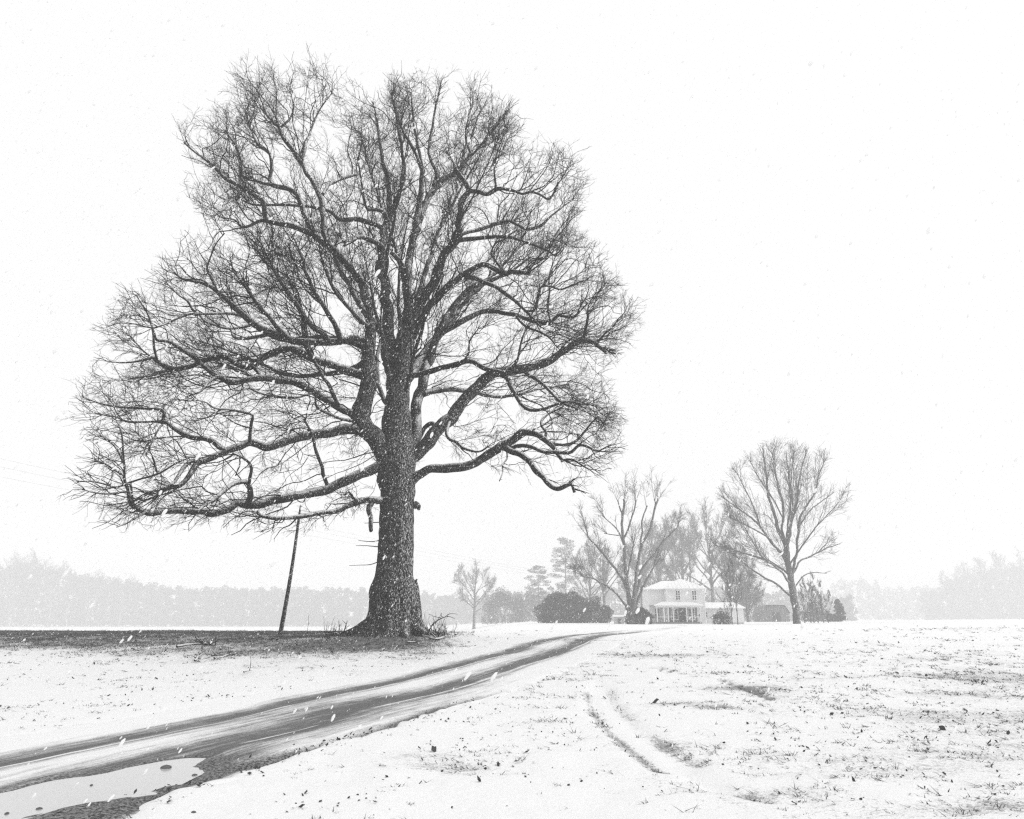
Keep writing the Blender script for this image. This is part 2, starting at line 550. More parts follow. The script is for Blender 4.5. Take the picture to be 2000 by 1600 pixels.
# one sheet out to 900 m, fine in front of the camera
th = np.concatenate([np.radians(np.linspace(-56, 56, 330)), np.radians(np.linspace(56, 304, 72))[1:-1]])
rr = np.concatenate([[0.4], np.geomspace(1.0, 1100, 300)])
TH, RR = np.meshgrid(th, rr)
GX, GY = RR * np.sin(TH), RR * np.cos(TH)
GZ = ground_z(GX, GY)
RD = road_dist(GX, GY)
near = 1 - S(25, 60, RR)
GZ = GZ + near * (fbm(GX * 2.3, GY * 2.3, 0, 31, 3) - 0.5) * 0.085
for L, w, s in RUTG:
    GZ = GZ - 0.05 * np.exp(-(seg_dist(GX, GY, L) / (w * 1.1)) ** 2)
moundc = ground_at(1743, 1336)
GZ = GZ + 0.16 * np.exp(-(((GX - moundc[0]) / 1.6) ** 2 + ((GY - moundc[1]) / .6) ** 2))
on_road = (np.abs(RD) < 3.1) & (GY < 115) & (GY > -1)
GZ = np.where(on_road, GZ - 0.16 * (1 - S(1.8, 2.45, np.abs(RD) + 0.55 * (fbm(GX * 2.1, GY * 2.1, 0, 35, 3) - 0.5) * near)), GZ)
BARE = bare_value(GX, GY)
nr, na = RR.shape
V = np.stack([GX, GY, GZ], -1).reshape(-1, 3)
i = np.arange(nr - 1)[:, None] * na; j = np.arange(na)[None]; j2 = (j + 1) % na
F = np.stack([i + j, i + na + j, i + na + j2, i + j2], -1).reshape(-1, 4)
V = np.vstack([V, [0, 0, float(GZ[0].mean())]])
cap = np.stack([np.full(na, len(V) - 1), np.arange(na), (np.arange(na) + 1) % na], -1)
gm = mesh_np('ground', V, [F, cap], M['ground'], True, {'bare': np.r_[BARE.ravel(), 0.0]})
mobj('ground', gm, kind='structure', label='thin snow over dead grass on a gently rising field')

# the farm track with two wheel ruts
ncol = 96
U = np.linspace(-2.6, 2.6, ncol)
RX = ROAD[:, None, 0] + RN[:, None, 0] * U; RY = ROAD[:, None, 1] + RN[:, None, 1] * U
UU = np.broadcast_to(U, RX.shape)
dist = np.hypot(RX, RY)
sarc = np.cumsum(np.r_[0, np.linalg.norm(np.diff(ROAD, axis=0), axis=1)])[:, None] * np.ones(ncol)
wob = (vnoise(sarc * 0.35, 0, 0, 41) - 0.5) * 0.18
def rut(c, w):
    q = (UU - c + wob + 0.10 * (fbm(sarc * 1.1, UU * 2, 0, 48, 3) - 0.5)) / w
    return np.exp(-(q ** 2) ** 1.15) * (0.86 + 0.28 * (fbm(UU * 5, sarc * 0.5, 0, 49, 3) - 0.5))
fade = S(40, 62, RY)
r1 = rut(-0.87, 0.43); r2 = rut(0.74, 0.46)
mud = np.maximum(r1, r2)
thin = 0.75 * np.exp(-((UU - 0.98 + wob * 1.3) / 0.035) ** 2) * (vnoise(sarc * 0.8, 2, 0, 43) > 0.32) + 0.75 * np.exp(-((UU + 0.67 + wob) / 0.035) ** 2) * (vnoise(sarc * 0.7, 6, 0, 47) > 0.3)
shoulder = 0.62 * S(0.9, 1.15, UU) * (1 - S(1.7, 2.3, UU)) * (1 - S(12, 24, RY))      # thawed verge beside the near rut
nearmud = S(1.0, 1.3, UU) * (1 - S(2.15, 2.5, UU + 0.4 * (vnoise(RX * 2, RY * 2, 0, 45) - .5))) * (1 - S(8.6, 10.6, RY + 0.6 * (vnoise(RX * 1.5, RY * 1.5, 0, 46) - .5)))
ditch = np.exp(-((UU - 2.12 + wob) / 0.10) ** 2) * S(8.5, 9.6, RY) * (1 - S(13, 19, RY))
snowv = 1.02 - 0.98 * mud * (1 - 0.75 * fade) - 0.60 * np.exp(-(UU / 0.5) ** 2) * fbm(sarc * 0.25, 7, 0, 44, 2) - shoulder * 0.75 - ditch * 0.8 + thin * 0.8
snowv = snowv * (1 - nearmud) + nearmud * 0.0
snowv = np.maximum(snowv, 1.15 * S(2.25, 2.55, np.abs(UU)))
clodv = np.clip(nearmud + ditch, 0, 1)
RZ = ground_z(RX, RY) + 0.012
edge = S(2.2, 2.6, np.abs(UU) + 0.5 * (fbm(RX * 3.3, RY * 3.3, 0, 53, 4) - 0.5) * (np.abs(UU) < 2.5))
RZ = RZ - 0.055 * mud * (1 - fade) - 0.05 * nearmud - 0.09 * ditch + 0.02 * (fbm(RX * 3, RY * 3, 0, 51, 3) - 0.5) + 0.045 * nearmud * (fbm(RX * 9, RY * 9, 0, 52, 3) - 0.45)
RZ = RZ - edge * 0.16
# puddle basin: the water lies in the mud beside the near rut
PUD = [(-140, 1585), (0, 1546), (30, 1540), (120, 1516), (210, 1501), (300, 1484), (378, 1474), (372, 1495), (360, 1516), (315, 1525), (270, 1543), (195, 1552), (135, 1567), (45, 1579), (0, 1588), (-160, 1640)]
PUDG = np.array([ground_at(*p)[:2] for p in PUD])
def in_poly(X, Y, poly):
    X = np.asarray(X, float); Y = np.asarray(Y, float)
    c = np.zeros(X.shape, bool)
    for (x1, y1), (x2, y2) in zip(poly, np.roll(poly, -1, 0)):
        cond = (y1 > Y) != (y2 > Y)
        c ^= cond & (X < (x2 - x1) * (Y - y1) / (y2 - y1 + 1e-12) + x1)
    return c
def poly_signed(X, Y, poly):
    d = seg_dist(X, Y, np.vstack([poly, poly[:1]]))
    return np.where(in_poly(X, Y, poly), -d, d)
pd = poly_signed(RX, RY, PUDG) + 0.42 * (fbm(RX * 3.5, RY * 3.5, 0, 61, 4) - 0.5)
pz = float(ground_z(PUDG[:, 0], PUDG[:, 1]).mean()) - 0.045
basin = 1 - S(-0.10, 0.22, pd)
RZ = RZ * (1 - basin) + basin * np.minimum(RZ, pz - 0.03)
snowv = snowv * (1 - (1 - S(0.02, 0.25, pd)))
clodv = np.maximum(clodv, (1 - S(0.05, 0.35, pd)))
lowest = np.isfinite(RZ)
V = np.stack([RX, RY, RZ], -1).reshape(-1, 3)
n_, m_ = RX.shape
i = np.arange(n_ - 1)[:, None] * m_; j = np.arange(m_ - 1)[None]
F = np.stack([i + j, i + j + 1, i + m_ + j + 1, i + m_ + j], -1).reshape(-1, 4)
mobj('farm_track', mesh_np('farm_track', V, F, M['road'], True, {'snow': snowv.ravel(), 'clod': clodv.ravel(), 'across': (UU * 9.0).ravel(), 'along': (sarc * 0.55).ravel()}), kind='structure', label='muddy two-rut farm track curving through the snow')

ctr = PUDG.mean(0)
ang = [ctr + (p - ctr) * 1.10 for p in PUDG]
big = np.array(ang)
MBp = MB()
def sheet(poly, z, step=0.12):
    x0, y0 = poly.min(0); x1, y1 = poly.max(0)
    xs = np.arange(x0, x1 + step, step); ys = np.arange(y0, y1 + step, step)
    Xg, Yg = np.meshgrid(xs, ys)
    inside = poly_signed(Xg, Yg, poly) < 0.30
    idx = np.arange(Xg.size).reshape(Xg.shape)
    ok = inside[:-1, :-1] & inside[1:, :-1] & inside[:-1, 1:] & inside[1:, 1:]
    Fq = np.stack([idx[:-1, :-1], idx[:-1, 1:], idx[1:, 1:], idx[1:, :-1]], -1)[ok]
    used, inv = np.unique(Fq, return_inverse=True)
    Vq = np.stack([Xg.ravel(), Yg.ravel(), np.full(Xg.size, z)], -1)[used]
    return Vq, inv.reshape(-1, 4)
Vp, Fp = sheet(PUDG, pz)
mobj('puddle', mesh_np('puddle', Vp, Fp, M['water'], True), kind='structure', label='grey meltwater puddle in the near rut of the track')

# ------------------------------------------------------------------ branch growth
def grow(P0, D0, L, steps, jit, up, out_c, out_w, env=None, kink=0.0):
    """grow N branches together; returns points (N,steps+1,3) and the valid count per branch"""
    N = len(P0)
    P = np.zeros((N, steps + 1, 3)); P[:, 0] = P0
    D = norm(D0); cnt = np.full(N, steps + 1); alive = np.ones(N, bool)
    st = (L / steps)[:, None]
    for k in range(steps):
        o = norm(P[:, k] - out_c) if out_c is not None else 0
        J = rng.normal(size=(N, 3)) * jit
        if kink: J = J + rng.normal(size=(N, 3)) * kink * (rng.random((N, 1)) < 0.22)
        D = norm(D + J + np.array([0, 0, 1.0]) * up + out_w * o)
        P[:, k + 1] = P[:, k] + D * st
        if env is not None:
            ok = env(P[:, k + 1])
            die = alive & ~ok
            cnt[die] = k + 1
            alive &= ok
    # dead ones: collapse remaining points on the last valid one
    for k in range(1, steps + 1):
        m = k >= cnt
        P[m, k] = P[m, k - 1] + (P[m, k - 1] - P[m, k - 2] if k > 1 else 0) * 0.02
    return P, cnt

def children(P, cnt, per, lo=0.12, ang=(0.55, 1.1), hi=1.0):
    """start points and directions of side shoots on polylines"""
    N, K, _ = P.shape
    n = rng.poisson(per, N) if np.isscalar(per) else rng.poisson(per)
    src = np.repeat(np.arange(N), n)
    t = rng.uniform(lo, hi, len(src)) * (cnt[src] - 1)
    keep = cnt[src] > 1
    src, t = src[keep], t[keep]
    k = np.minimum(t.astype(int), np.maximum(cnt[src] - 2, 0)); f = (t - k)[:, None]
    A, B = P[src, k], P[src, k + 1]
    T = norm(B - A)
    pos = A + (B - A) * f
    R = norm(np.cross(T, norm(rng.normal(size=T.shape))))
    a = rng.uniform(*ang, len(src))[:, None]
    return src, pos, T * np.cos(a) + R * np.sin(a), t / np.maximum(K - 1, 1)

def taper(cnt, K, r0, r1):
    k = np.arange(K)[None]
    t = np.clip(k / np.maximum(cnt[:, None] - 1, 1), 0, 1)
    R = r0[:, None] * (1 - t) + r1[:, None] * t
    return np.where(k >= cnt[:, None], r1[:, None] * 0.5, R)

def trim(P, cnt):
    """drop branches that died at once"""
    k = cnt > 1
    return P[k], cnt[k], k

def crown_from(starts, dirs, lens, rads, centre, env, cfg):
    """recursive twig systems: returns list of (verts, faces)"""
    out = []
    def put(P, R, n=3): out.append(tubes_many(P, R, n))
    P1, c1 = grow(starts, dirs, lens, cfg['s1'], cfg['j1'], cfg['u1'], centre, cfg['o1'], env, cfg.get('kink', 0))
    P1, c1, k = trim(P1, c1); rads = rads[k]; lens = lens[k]
    put(P1, taper(c1, P1.shape[1], rads, np.maximum(rads * 0.3, cfg['rmin'] * 1.6)), 4)
    _, p, d, tt = children(P1, c1, cfg['n2'] * lens * (c1 - 1) / (P1.shape[1] - 1), 0.12)
    L2 = cfg['l2'] * rng.uniform(0.5, 1.25, len(p)) * (1.15 - 0.5 * tt)
    P2, c2 = grow(p, d, L2, cfg['s2'], cfg['j2'], cfg['u2'], centre, cfg['o2'], env, cfg.get('kink', 0) * 0.7)
    P2, c2, k = trim(P2, c2)
    r2 = np.full(len(P2), cfg['r2']) * rng.uniform(0.7, 1.2, len(P2))
    put(P2, taper(c2, P2.shape[1], r2, np.maximum(r2 * 0.45, cfg['rmin'])), 3)
    tips = [P1[np.arange(len(P1)), c1 - 1]]
    if cfg['n3'] > 0:
        _, p, d, tt = children(P2, c2, cfg['n3'] * (c2 - 1) / (P2.shape[1] - 1), 0.1, (0.45, 0.95))
        L3 = cfg['l3'] * rng.uniform(0.5, 1.3, len(p)) * (1.15 - 0.4 * tt)
        P3, c3 = grow(p, d, L3, cfg['s3'], cfg['j3'], cfg['u3'], centre, cfg['o3'], env)
        P3, c3, k = trim(P3, c3)
        r3 = np.full(len(P3), cfg['r3'])
        put(P3, taper(c3, P3.shape[1], r3, np.maximum(r3 * 0.55, cfg['rmin'])), 3)
        if cfg.get('n4', 0) > 0:
            _, p, d, tt = children(P3, c3, cfg['n4'] * (c3 - 1) / (P3.shape[1] - 1), 0.15, (0.4, 0.9))
            L4 = cfg['l4'] * rng.uniform(0.5, 1.3, len(p))
            out.append(spikes_many(p, p + norm(d + 0.25 * norm(p - centre)) * L4[:, None], np.full(len(p), cfg['rmin'] * 1.25)))
    return out

def merge(parts):
    """list of (verts, faces) -> verts, [faces3, faces4]"""
    V, F, n = [], {}, 0
    for v, f in parts:
        for ff in (f if isinstance(f, list) else [f]):
            if len(ff): F.setdefault(ff.shape[1], []).append(ff + n)
        V.append(v); n += len(v)
    return np.concatenate(V), [np.concatenate(x) for x in F.values()]

# ------------------------------------------------------------------ the great oak
OAK = [  # name, parent, end depth (m, negative = towards the road), twig density, points (x, y, width) traced on the photograph
 ('M', None, 0.0, 0.6, [(776, 960, 66), (774, 915, 72), (771, 880, 74), (770, 850, 68), (773, 822, 58), (778, 800, 49), (780, 780, 45), (783, 740, 42), (790, 700, 40), (798, 665, 36), (803, 630, 31), (803, 600, 24)]),
 ('S1', 'M', -1.6, 0.8, [(778, 968, 52), (757, 910, 42), (735, 868, 38), (712, 835, 37), (704, 805, 37), (710, 775, 35), (718, 740, 33), (720, 705, 28), (721, 668, 24), (722, 640, 21), (722, 605, 18), (715, 560, 15)]),
 ('E', 'S1', -1.2, 0.9, [(720, 585, 13.6), (706, 545, 16.1), (682, 518, 16.1), (645, 483, 15.3), (615, 459, 13.6), (579, 447, 11.0), (540, 438, 9.3), (519, 431, 8.5), (505, 432, 6.0), (488, 440, 5.1), (471, 442, 5.1), (459, 430, 4.2), (432, 424, 2.5)]),
 ('Ea', 'E', -2.0, 1.2, [(519, 432, 9), (517, 415, 9), (516, 399, 9), (500, 385, 9), (480, 372, 8), (460, 360, 8), (444, 352, 7), (420, 330, 6), (405, 315, 5), (380, 297, 4), (360, 279, 3)]),
 ('E2', 'E', 0.8, 1.2, [(640, 476, 12), (632, 450, 12), (630, 420, 12), (629, 395, 11), (622, 372, 10), (611, 354, 9), (600, 338, 9), (589, 316, 9), (575, 295, 9), (558, 275, 8), (546, 252, 7), (535, 240, 5), (522, 225, 4), (508, 190, 3)]),
 ('E2b', 'E2', 1.2, 1.1, [(588, 318, 7), (593, 300, 7), (597, 276, 7), (603, 264, 5), (612, 240, 4), (628, 210, 3), (650, 180, 2.5)]),
 ('E2c', 'E2', 0.4, 1.0, [(546, 252, 5), (556, 240, 4.5), (566, 230, 4), (572, 210, 3), (568, 180, 2.5)]),
 ('E3', 'E', -0.6, 1.1, [(612, 456, 11), (600, 430, 11), (591, 405, 10), (578, 386, 10), (560, 374, 10), (531, 362, 9), (530, 330, 7), (527, 308, 6.5), (521, 294, 6), (507, 287, 6), (497, 270, 4), (485, 240, 3)]),
 ('E3b', 'E3', -0.9, 1.2, [(531, 362, 7), (505, 353, 6), (477, 345, 6), (474, 325, 5), (462, 290, 3.5), (440, 255, 2.5)]),
 ('E4', 'S2', -1.5, 0.8, [(750, 446, 11), (730, 439, 10), (705, 431, 10), (680, 430, 9), (660, 426, 8), (645, 412, 7), (620, 406, 6), (594, 402, 5.5), (560, 400, 5), (522, 400, 4.5), (490, 398, 4), (465, 385, 3.5)]),
 ('E5', 'E2', 3.0, 1.0, [(630, 380, 7), (642, 364, 7), (660, 356, 6.5), (675, 350, 6), (699, 338, 5), (715, 315, 4), (722, 285, 3)]),
 ('S2', 'M', 0.4, 0.8, [(775, 800, 25.5), (766, 745, 28.9), (761, 700, 27.2), (758, 655, 23.8), (755, 605, 20.4), (753, 560, 18.7), (748, 520, 17.8), (747, 490, 17.0), (752, 455, 15.3), (757, 430, 13.6), (764, 400, 11.0), (760, 360, 9.3), (748, 320, 7.6), (742, 280, 6.0), (736, 240, 4.2), (728, 200, 2.5)]),
 ('S2a', 'S2', -1.5, 0.9, [(756, 432, 11), (748, 416, 10), (735, 409, 8), (716, 408, 6), (710, 390, 5), (706, 360, 4), (700, 320, 3)]),
 ('S2b', 'S2', -2.0, 0.9, [(748, 490, 13), (737, 478, 11), (720, 468, 10), (702, 464, 9), (690, 470, 7), (672, 480, 5)]),
 ('S2c', 'S2', -1.8, 1.1, [(760, 425, 10), (778, 385, 9), (790, 345, 8), (788, 300, 6), (778, 250, 5), (770, 200, 3)]),
 ('S3', 'M', 1.5, 0.6, [(803, 640, 22.1), (800, 600, 19.6), (796, 565, 17.8), (798, 525, 16.1), (807, 485, 14.4), (815, 445, 13.6), (820, 400, 11.9), (822, 360, 10.2), (821, 320, 8.5), (816, 280, 6.0), (808, 230, 4.2), (803, 180, 2.5)]),
 ('S3a', 'S3', 0.8, 1.1, [(821, 322, 7), (808, 295, 6), (790, 262, 5), (775, 225, 4), (765, 185, 3)]),
 ('S3b', 'S3', 2.6, 1.0, [(816, 450, 13), (824, 415, 12), (836, 388, 12), (846, 366, 11), (862, 349, 9), (880, 340, 8), (892, 334, 6)]),
 ('S3c', 'S3b', 3.0, 1.1, [(848, 364, 9), (850, 342, 8), (842, 322, 7), (836, 300, 6), (842, 260, 5), (850, 210, 4), (862, 165, 3)]),
 ('S3d', 'S3', 0.2, 0.7, [(796, 555, 9), (785, 520, 10), (774, 503, 9), (765, 495, 8)]),
 ('S4', 'M', -0.6, 0.6, [(803, 650, 22.1), (812, 610, 20.4), (825, 582, 18.7), (840, 555, 17.0), (857, 525, 16.1), (870, 498, 15.3), (888, 478, 14.4), (898, 458, 12.8), (897, 435, 11.0), (900, 405, 11.0), (908, 386, 11.0), (916, 372, 10.2), (910, 355, 10.2), (900, 342, 9.3), (892, 332, 7.6), (886, 318, 4.2), (872, 295, 2.5)]),
 ('S4f', 'S4', -0.4, 1.2, [(893, 336, 7), (908, 318, 7), (921, 304, 6), (914, 285, 4), (912, 250, 3.5), (920, 205, 2.5)]),
 ('S4g', 'S4f', -1.2, 1.1, [(921, 304, 5), (945, 278, 4), (968, 252, 3), (990, 220, 2)]),
 ('S4b', 'S4', -1.8, 1.2, [(916, 373, 9), (932, 375, 9), (949, 380, 8), (970, 371, 8), (1000, 371, 6), (1021, 378, 5), (1035, 373, 5), (1055, 380, 4), (1073, 389, 4), (1090, 360, 3), (1112, 325, 2)]),
 ('S4b2', 'S4b', -2.4, 1.0, [(968, 372, 5), (966, 340, 4), (972, 300, 3), (984, 262, 2)]),
 ('S4c', 'S4', -1.6, 1.1, [(897, 470, 9), (912, 466, 9), (935, 462, 8), (958, 461, 8), (980, 461, 7), (1000, 464, 6), (1027, 472, 5), (1048, 479, 5), (1072, 490, 4), (1088, 500, 3), (1105, 480, 2)]),
 ('S4d', 'S4', 2.6, 1.1, [(896, 460, 8), (928, 450, 8), (964, 439, 8), (994, 433, 7), (1012, 441, 7), (1030, 448, 7), (1058, 440, 6), (1075, 424, 4), (1098, 405, 3), (1120, 390, 2)]),
 ('S5', 'M', -2.2, 1.0, [(806, 660, 15.3), (826, 622, 14.4), (846, 592, 13.6), (868, 565, 12.8), (890, 547, 11.9), (910, 534, 11.9), (928, 522, 11.0), (944, 517, 10.2), (964, 525, 10.2), (984, 535, 10.2), (1000, 530, 8.5), (1033, 534, 7.6)]),
 ('S5a', 'S5', -2.8, 1.2, [(984, 535, 8), (968, 508, 5), (960, 492, 4), (972, 470, 3)]),
 ('S5b', 'S5', -1.8, 0.9, [(904, 540, 11), (925, 543, 10), (945, 549, 9), (966, 558, 8), (988, 572, 8), (1008, 588, 7), (1024, 604, 6), (1040, 622, 5), (1056, 640, 3)]),
 ('S5d', 'S5b', -2.2, 1.1, [(1028, 608, 5), (1046, 604, 5), (1050, 580, 5), (1057, 561, 5), (1075, 560, 4), (1095, 566, 4), (1120, 556, 3), (1150, 545, 2)]),
 ('R', 'M', 2.2, 0.8, [(800, 900, 25.5), (808, 860, 23.8), (812, 830, 22.1), (817, 800, 21.2), (824, 765, 20.4), (831, 730, 18.7), (840, 697, 17.0), (850, 665, 15.3), (864, 632, 13.6), (878, 605, 12.8), (895, 583, 11.9), (915, 566, 11.0), (935, 553, 10.2), (970, 541, 7.6), (1000, 530, 5.1), (1030, 505, 3.4)]),
 ('S6', 'R', 0.6, 1.0, [(836, 712, 11.9), (852, 672, 12.8), (868, 648, 11.9), (890, 632, 11.0), (915, 620, 11.0), (940, 611, 10.2), (961, 608, 10.2), (985, 612, 9.3), (1015, 620, 8.5), (1045, 628, 7.6), (1075, 629, 6.8), (1090, 617, 6.0), (1117, 620, 5.1), (1135, 605, 3.4), (1160, 580, 2.1)]),
 ('S6a', 'S6', -0.4, 1.1, [(1010, 620, 6), (1030, 640, 5), (1052, 648, 5), (1072, 658, 4), (1090, 680, 3)]),
 ('S6b', 'S6', 1.4, 1.1, [(1075, 629, 5), (1070, 600, 4), (1074, 570, 4), (1072, 540, 3), (1085, 500, 2)]),
 ('S7', 'M', -2.6, 1.0, [(796, 735, 13), (820, 730, 11), (841, 726, 11), (868, 719, 11), (895, 715, 11), (912, 707, 10), (928, 707, 10), (949, 718, 10), (970, 724, 9), (990, 728, 9), (1010, 705, 5), (1018, 670, 4), (1030, 640, 2.5)]),
 ('S7a', 'S7', -3.4, 1.1, [(905, 710, 5), (915, 690, 4), (918, 665, 3), (935, 640, 2)]),
 ('S8', 'M', 0.4, 0.9, [(796, 900, 22), (818, 882, 27), (840, 857, 26), (867, 828, 25), (895, 795, 24), (922, 764, 23), (949, 742, 21), (972, 731, 19), (1015, 724, 18), (1045, 713, 17), (1075, 701, 15), (1105, 686, 13), (1129, 672, 12), (1145, 668, 10), (1158, 669, 9), (1171, 677, 8), (1187, 690, 6)]),
 ('S8b', 'S8', -1.4, 1.2, [(975, 730, 10), (990, 740, 10), (1000, 756, 10), (1009, 772, 8), (1020, 789, 7), (1036, 798, 7), (1060, 798, 6), (1082, 792, 5), (1110, 785, 4), (1140, 790, 2.5)]),
 ('S8c', 'S8', -0.6, 1.2, [(1022, 724, 8), (1035, 732, 8), (1050, 741, 7), (1069, 757, 6), (1086, 775, 5), (1099, 786, 5), (1120, 795, 4), (1150, 806, 2.5)]),
 ('S8d', 'S8', 0.6, 1.2, [(1140, 669, 6), (1143, 650, 6), (1148, 622, 5), (1150, 595, 3), (1165, 570, 2)]),
 ('S8e', 'S8', 0.8, 1.4, [(1165, 673, 5), (1178, 655, 4), (1195, 640, 3), (1215, 620, 2)]),
 ('S8s', 'S8', 1.0, 0.6, [(858, 838, 9), (843, 826, 9), (828, 838, 8), (818, 858, 6)]),
 ('S9d', 'S8', -1.8, 1.0, [(880, 818, 7), (876, 845, 7), (881, 859, 7), (893, 864, 7), (907, 876, 6), (934, 883, 4), (955, 872, 3)]),
 ('S9', 'M', -1.0, 0.5, [(790, 955, 24), (805, 935, 22), (820, 920, 18), (844, 912, 17), (880, 911, 18), (910, 909, 17), (940, 901, 17), (964, 885, 17), (985, 869, 16), (1003, 852, 15), (1024, 842, 14), (1048, 845, 12), (1066, 857, 11), (1080, 872, 10), (1090, 889, 8), (1100, 903, 7)]),
 ('S9b', 'S9', -2.6, 0.8, [(982, 873, 13), (1000, 878, 13), (1015, 886, 13), (1032, 901, 12), (1054, 923, 12), (1072, 940, 11), (1088, 951, 10), (1100, 950, 9), (1110, 945, 8), (1118, 944, 6)]),
 ('S9s', 'S9b', -2.7, 0.6, [(1112, 940, 7), (1119, 948, 7), (1123, 962, 6)]),
 ('S9c', 'S9', -2.2, 1.1, [(996, 876, 8), (1015, 872, 9), (1039, 874, 8), (1060, 883, 7), (1090, 882, 7), (1116, 882, 7), (1124, 874, 6), (1135, 868, 6), (1152, 873, 5), (1168, 881, 4), (1190, 870, 2.5)]),
 ('S9e', 'S9', -1.4, 1.1, [(1098, 900, 5), (1110, 898, 5), (1124, 900, 5), (1138, 908, 4), (1155, 918, 3)]),
 ('S9f', 'S9', -0.2, 1.1, [(1064, 856, 6), (1066, 842, 6), (1058, 832, 5), (1060, 820, 5), (1076, 808, 4), (1100, 795, 3)]),
 ('S9g', 'S9', -0.6, 1.2, [(1072, 864, 6), (1090, 867, 6), (1110, 868, 6), (1128, 858, 5), (1142, 842, 4), (1160, 820, 3)]),
 ('S9h', 'S9', -1.8, 0.7, [(990, 878, 4), (992, 895, 3.5), (983, 908, 3), (981, 925, 2.5), (975, 940, 2)]),
 ('A', 'S1', -4.2, 0.8, [(712, 842, 20), (688, 838, 20), (665, 838, 20), (642, 841, 19), (607, 846, 18), (572, 856, 17), (537, 868, 17), (515, 874, 16), (500, 868, 15), (487, 864, 14), (468, 870, 14), (450, 876, 14), (415, 893, 13), (387, 902, 12), (377, 915, 11), (366, 935, 10), (352, 950, 9), (336, 953, 8), (320, 959, 8), (299, 974, 7)]),
 ('A1', 'A', -5.0, 0.7, [(390, 900, 9), (375, 899, 9), (359, 911, 8), (348, 930, 7), (335, 946, 6), (315, 955, 6), (285, 962, 5)]),
 ('A2', 'A', -3.2, 1.0, [(440, 880, 10), (428, 872, 11), (415, 860, 11), (398, 855, 10), (380, 854, 10), (352, 844, 9), (334, 836, 8), (317, 828, 8), (296, 825, 5), (275, 826, 4.5), (247, 824, 4), (225, 815, 3), (195, 810, 2)]),
 ('A3', 'A2', -2.2, 1.2, [(317, 828, 7), (321, 816, 7), (323, 806, 7), (306, 801, 6), (289, 799, 5), (262, 797, 4), (240, 796, 4), (215, 792, 3.5), (187, 785, 3), (160, 775, 2)]),
 ('A4', 'A', -5.0, 0.9, [(487, 864, 7), (490, 845, 6), (493, 825, 6), (495, 811, 5), (475, 806, 4.5), (450, 801, 4.5), (420, 798, 4), (402, 786, 3), (375, 780, 2.5)]),
 ('A5', 'A', -4.6, 0.7, [(317, 830, 4), (305, 848, 3.5), (296, 865, 3), (285, 890, 2.5)]),
 ('B', 'S1', -3.2, 0.9, [(706, 812, 16), (690, 806, 15), (667, 796, 14), (639, 781, 14), (614, 765, 14), (583, 750, 13), (548, 740, 13), (502, 738, 12), (470, 743, 12), (450, 743, 12), (432, 734, 11), (415, 724, 10), (401, 714, 9), (390, 706, 6)]),
 ('Ba', 'B', -4.0, 0.9, [(434, 736, 9), (418, 741, 8), (404, 750, 6), (392, 765, 4), (372, 772, 3)]),
 ('B2', 'S1', -2.6, 0.9, [(722, 742, 18), (702, 730, 17), (670, 720, 15), (648, 712, 15), (630, 704, 15), (605, 690, 15), (585, 682, 14), (565, 680, 13), (545, 685, 13), (520, 698, 12), (500, 712, 11), (485, 719, 11), (465, 712, 10), (448, 702, 10), (430, 700, 10), (397, 709, 9), (369, 717, 9), (338, 721, 8), (327, 715, 8), (317, 708, 8), (306, 702, 8), (300, 698, 5), (270, 705, 4), (240, 708, 3), (205, 705, 2)]),
 ('B2a', 'B2', -3.0, 1.4, [(306, 702, 5), (303, 680, 5), (299, 650, 4), (294, 625, 4), (280, 600, 3), (265, 575, 2)]),
 ('B2b', 'B2', -3.8, 0.9, [(394, 709, 8), (378, 698, 8), (359, 684, 8), (345, 676, 7), (331, 670, 7), (306, 665, 6), (302, 650, 3), (290, 625, 2)]),
 ('B2c', 'B2', -3.6, 1.3, [(607, 691, 13), (602, 672, 14), (599, 655, 13), (596, 640, 12), (594, 626, 10), (590, 605, 4), (580, 570, 3)]),
 ('B2d', 'B2', -2.4, 0.9, [(490, 716, 8), (505, 735, 7), (480, 732, 6)]),
 ('B2e', 'B2', -3.3, 0.9, [(303, 700, 4), (285, 690, 3.5), (270, 675, 3), (255, 655, 2)]),
 ('B3', 'B', -4.4, 0.8, [(662, 794, 8), (650, 770, 8), (641, 752, 8), (630, 735, 7), (620, 718, 7), (610, 700, 6), (603, 684, 5)]),
 ('B4', 'S1', -3.6, 0.7, [(695, 822, 7), (678, 821, 7), (655, 815, 6), (635, 806, 6), (620, 796, 5), (617, 780, 4), (616, 760, 4)]),
 ('B5', 'S1', 2.4, 0.9, [(722, 690, 13), (707, 678, 11), (670, 668, 11), (635, 661, 11), (600, 664, 10), (560, 662, 10), (535, 656, 9), (510, 655, 8), (485, 660, 7), (457, 658, 6), (450, 645, 4), (430, 638, 3)]),
 ('B6', 'B', -3.8, 0.6, [(616, 766, 6), (600, 771, 5), (575, 776, 5), (545, 774, 4.5), (510, 770, 4), (485, 758, 4)]),
 ('F', 'S1', -4.6, 1.3, [(722, 668, 12), (690, 662, 13), (640, 666, 14), (590, 668, 14), (560, 660, 14), (535, 652, 14), (510, 640, 14), (488, 626, 13), (466, 606, 12), (444, 588, 10), (422, 570, 8), (400, 556, 7), (374, 550, 6), (356, 546, 5), (342, 535, 3)]),
 ('Fa', 'F', -5.0, 1.1, [(424, 572, 6), (418, 555, 5), (410, 538, 5), (404, 526, 4), (412, 500, 3), (424, 475, 2.5), (440, 455, 2)]),
 ('Fb', 'F', -5.6, 1.1, [(478, 618, 6), (450, 614, 6), (422, 614, 6), (394, 615, 5), (367, 616, 5), (350, 622, 4), (334, 629, 4), (303, 641, 3)]),
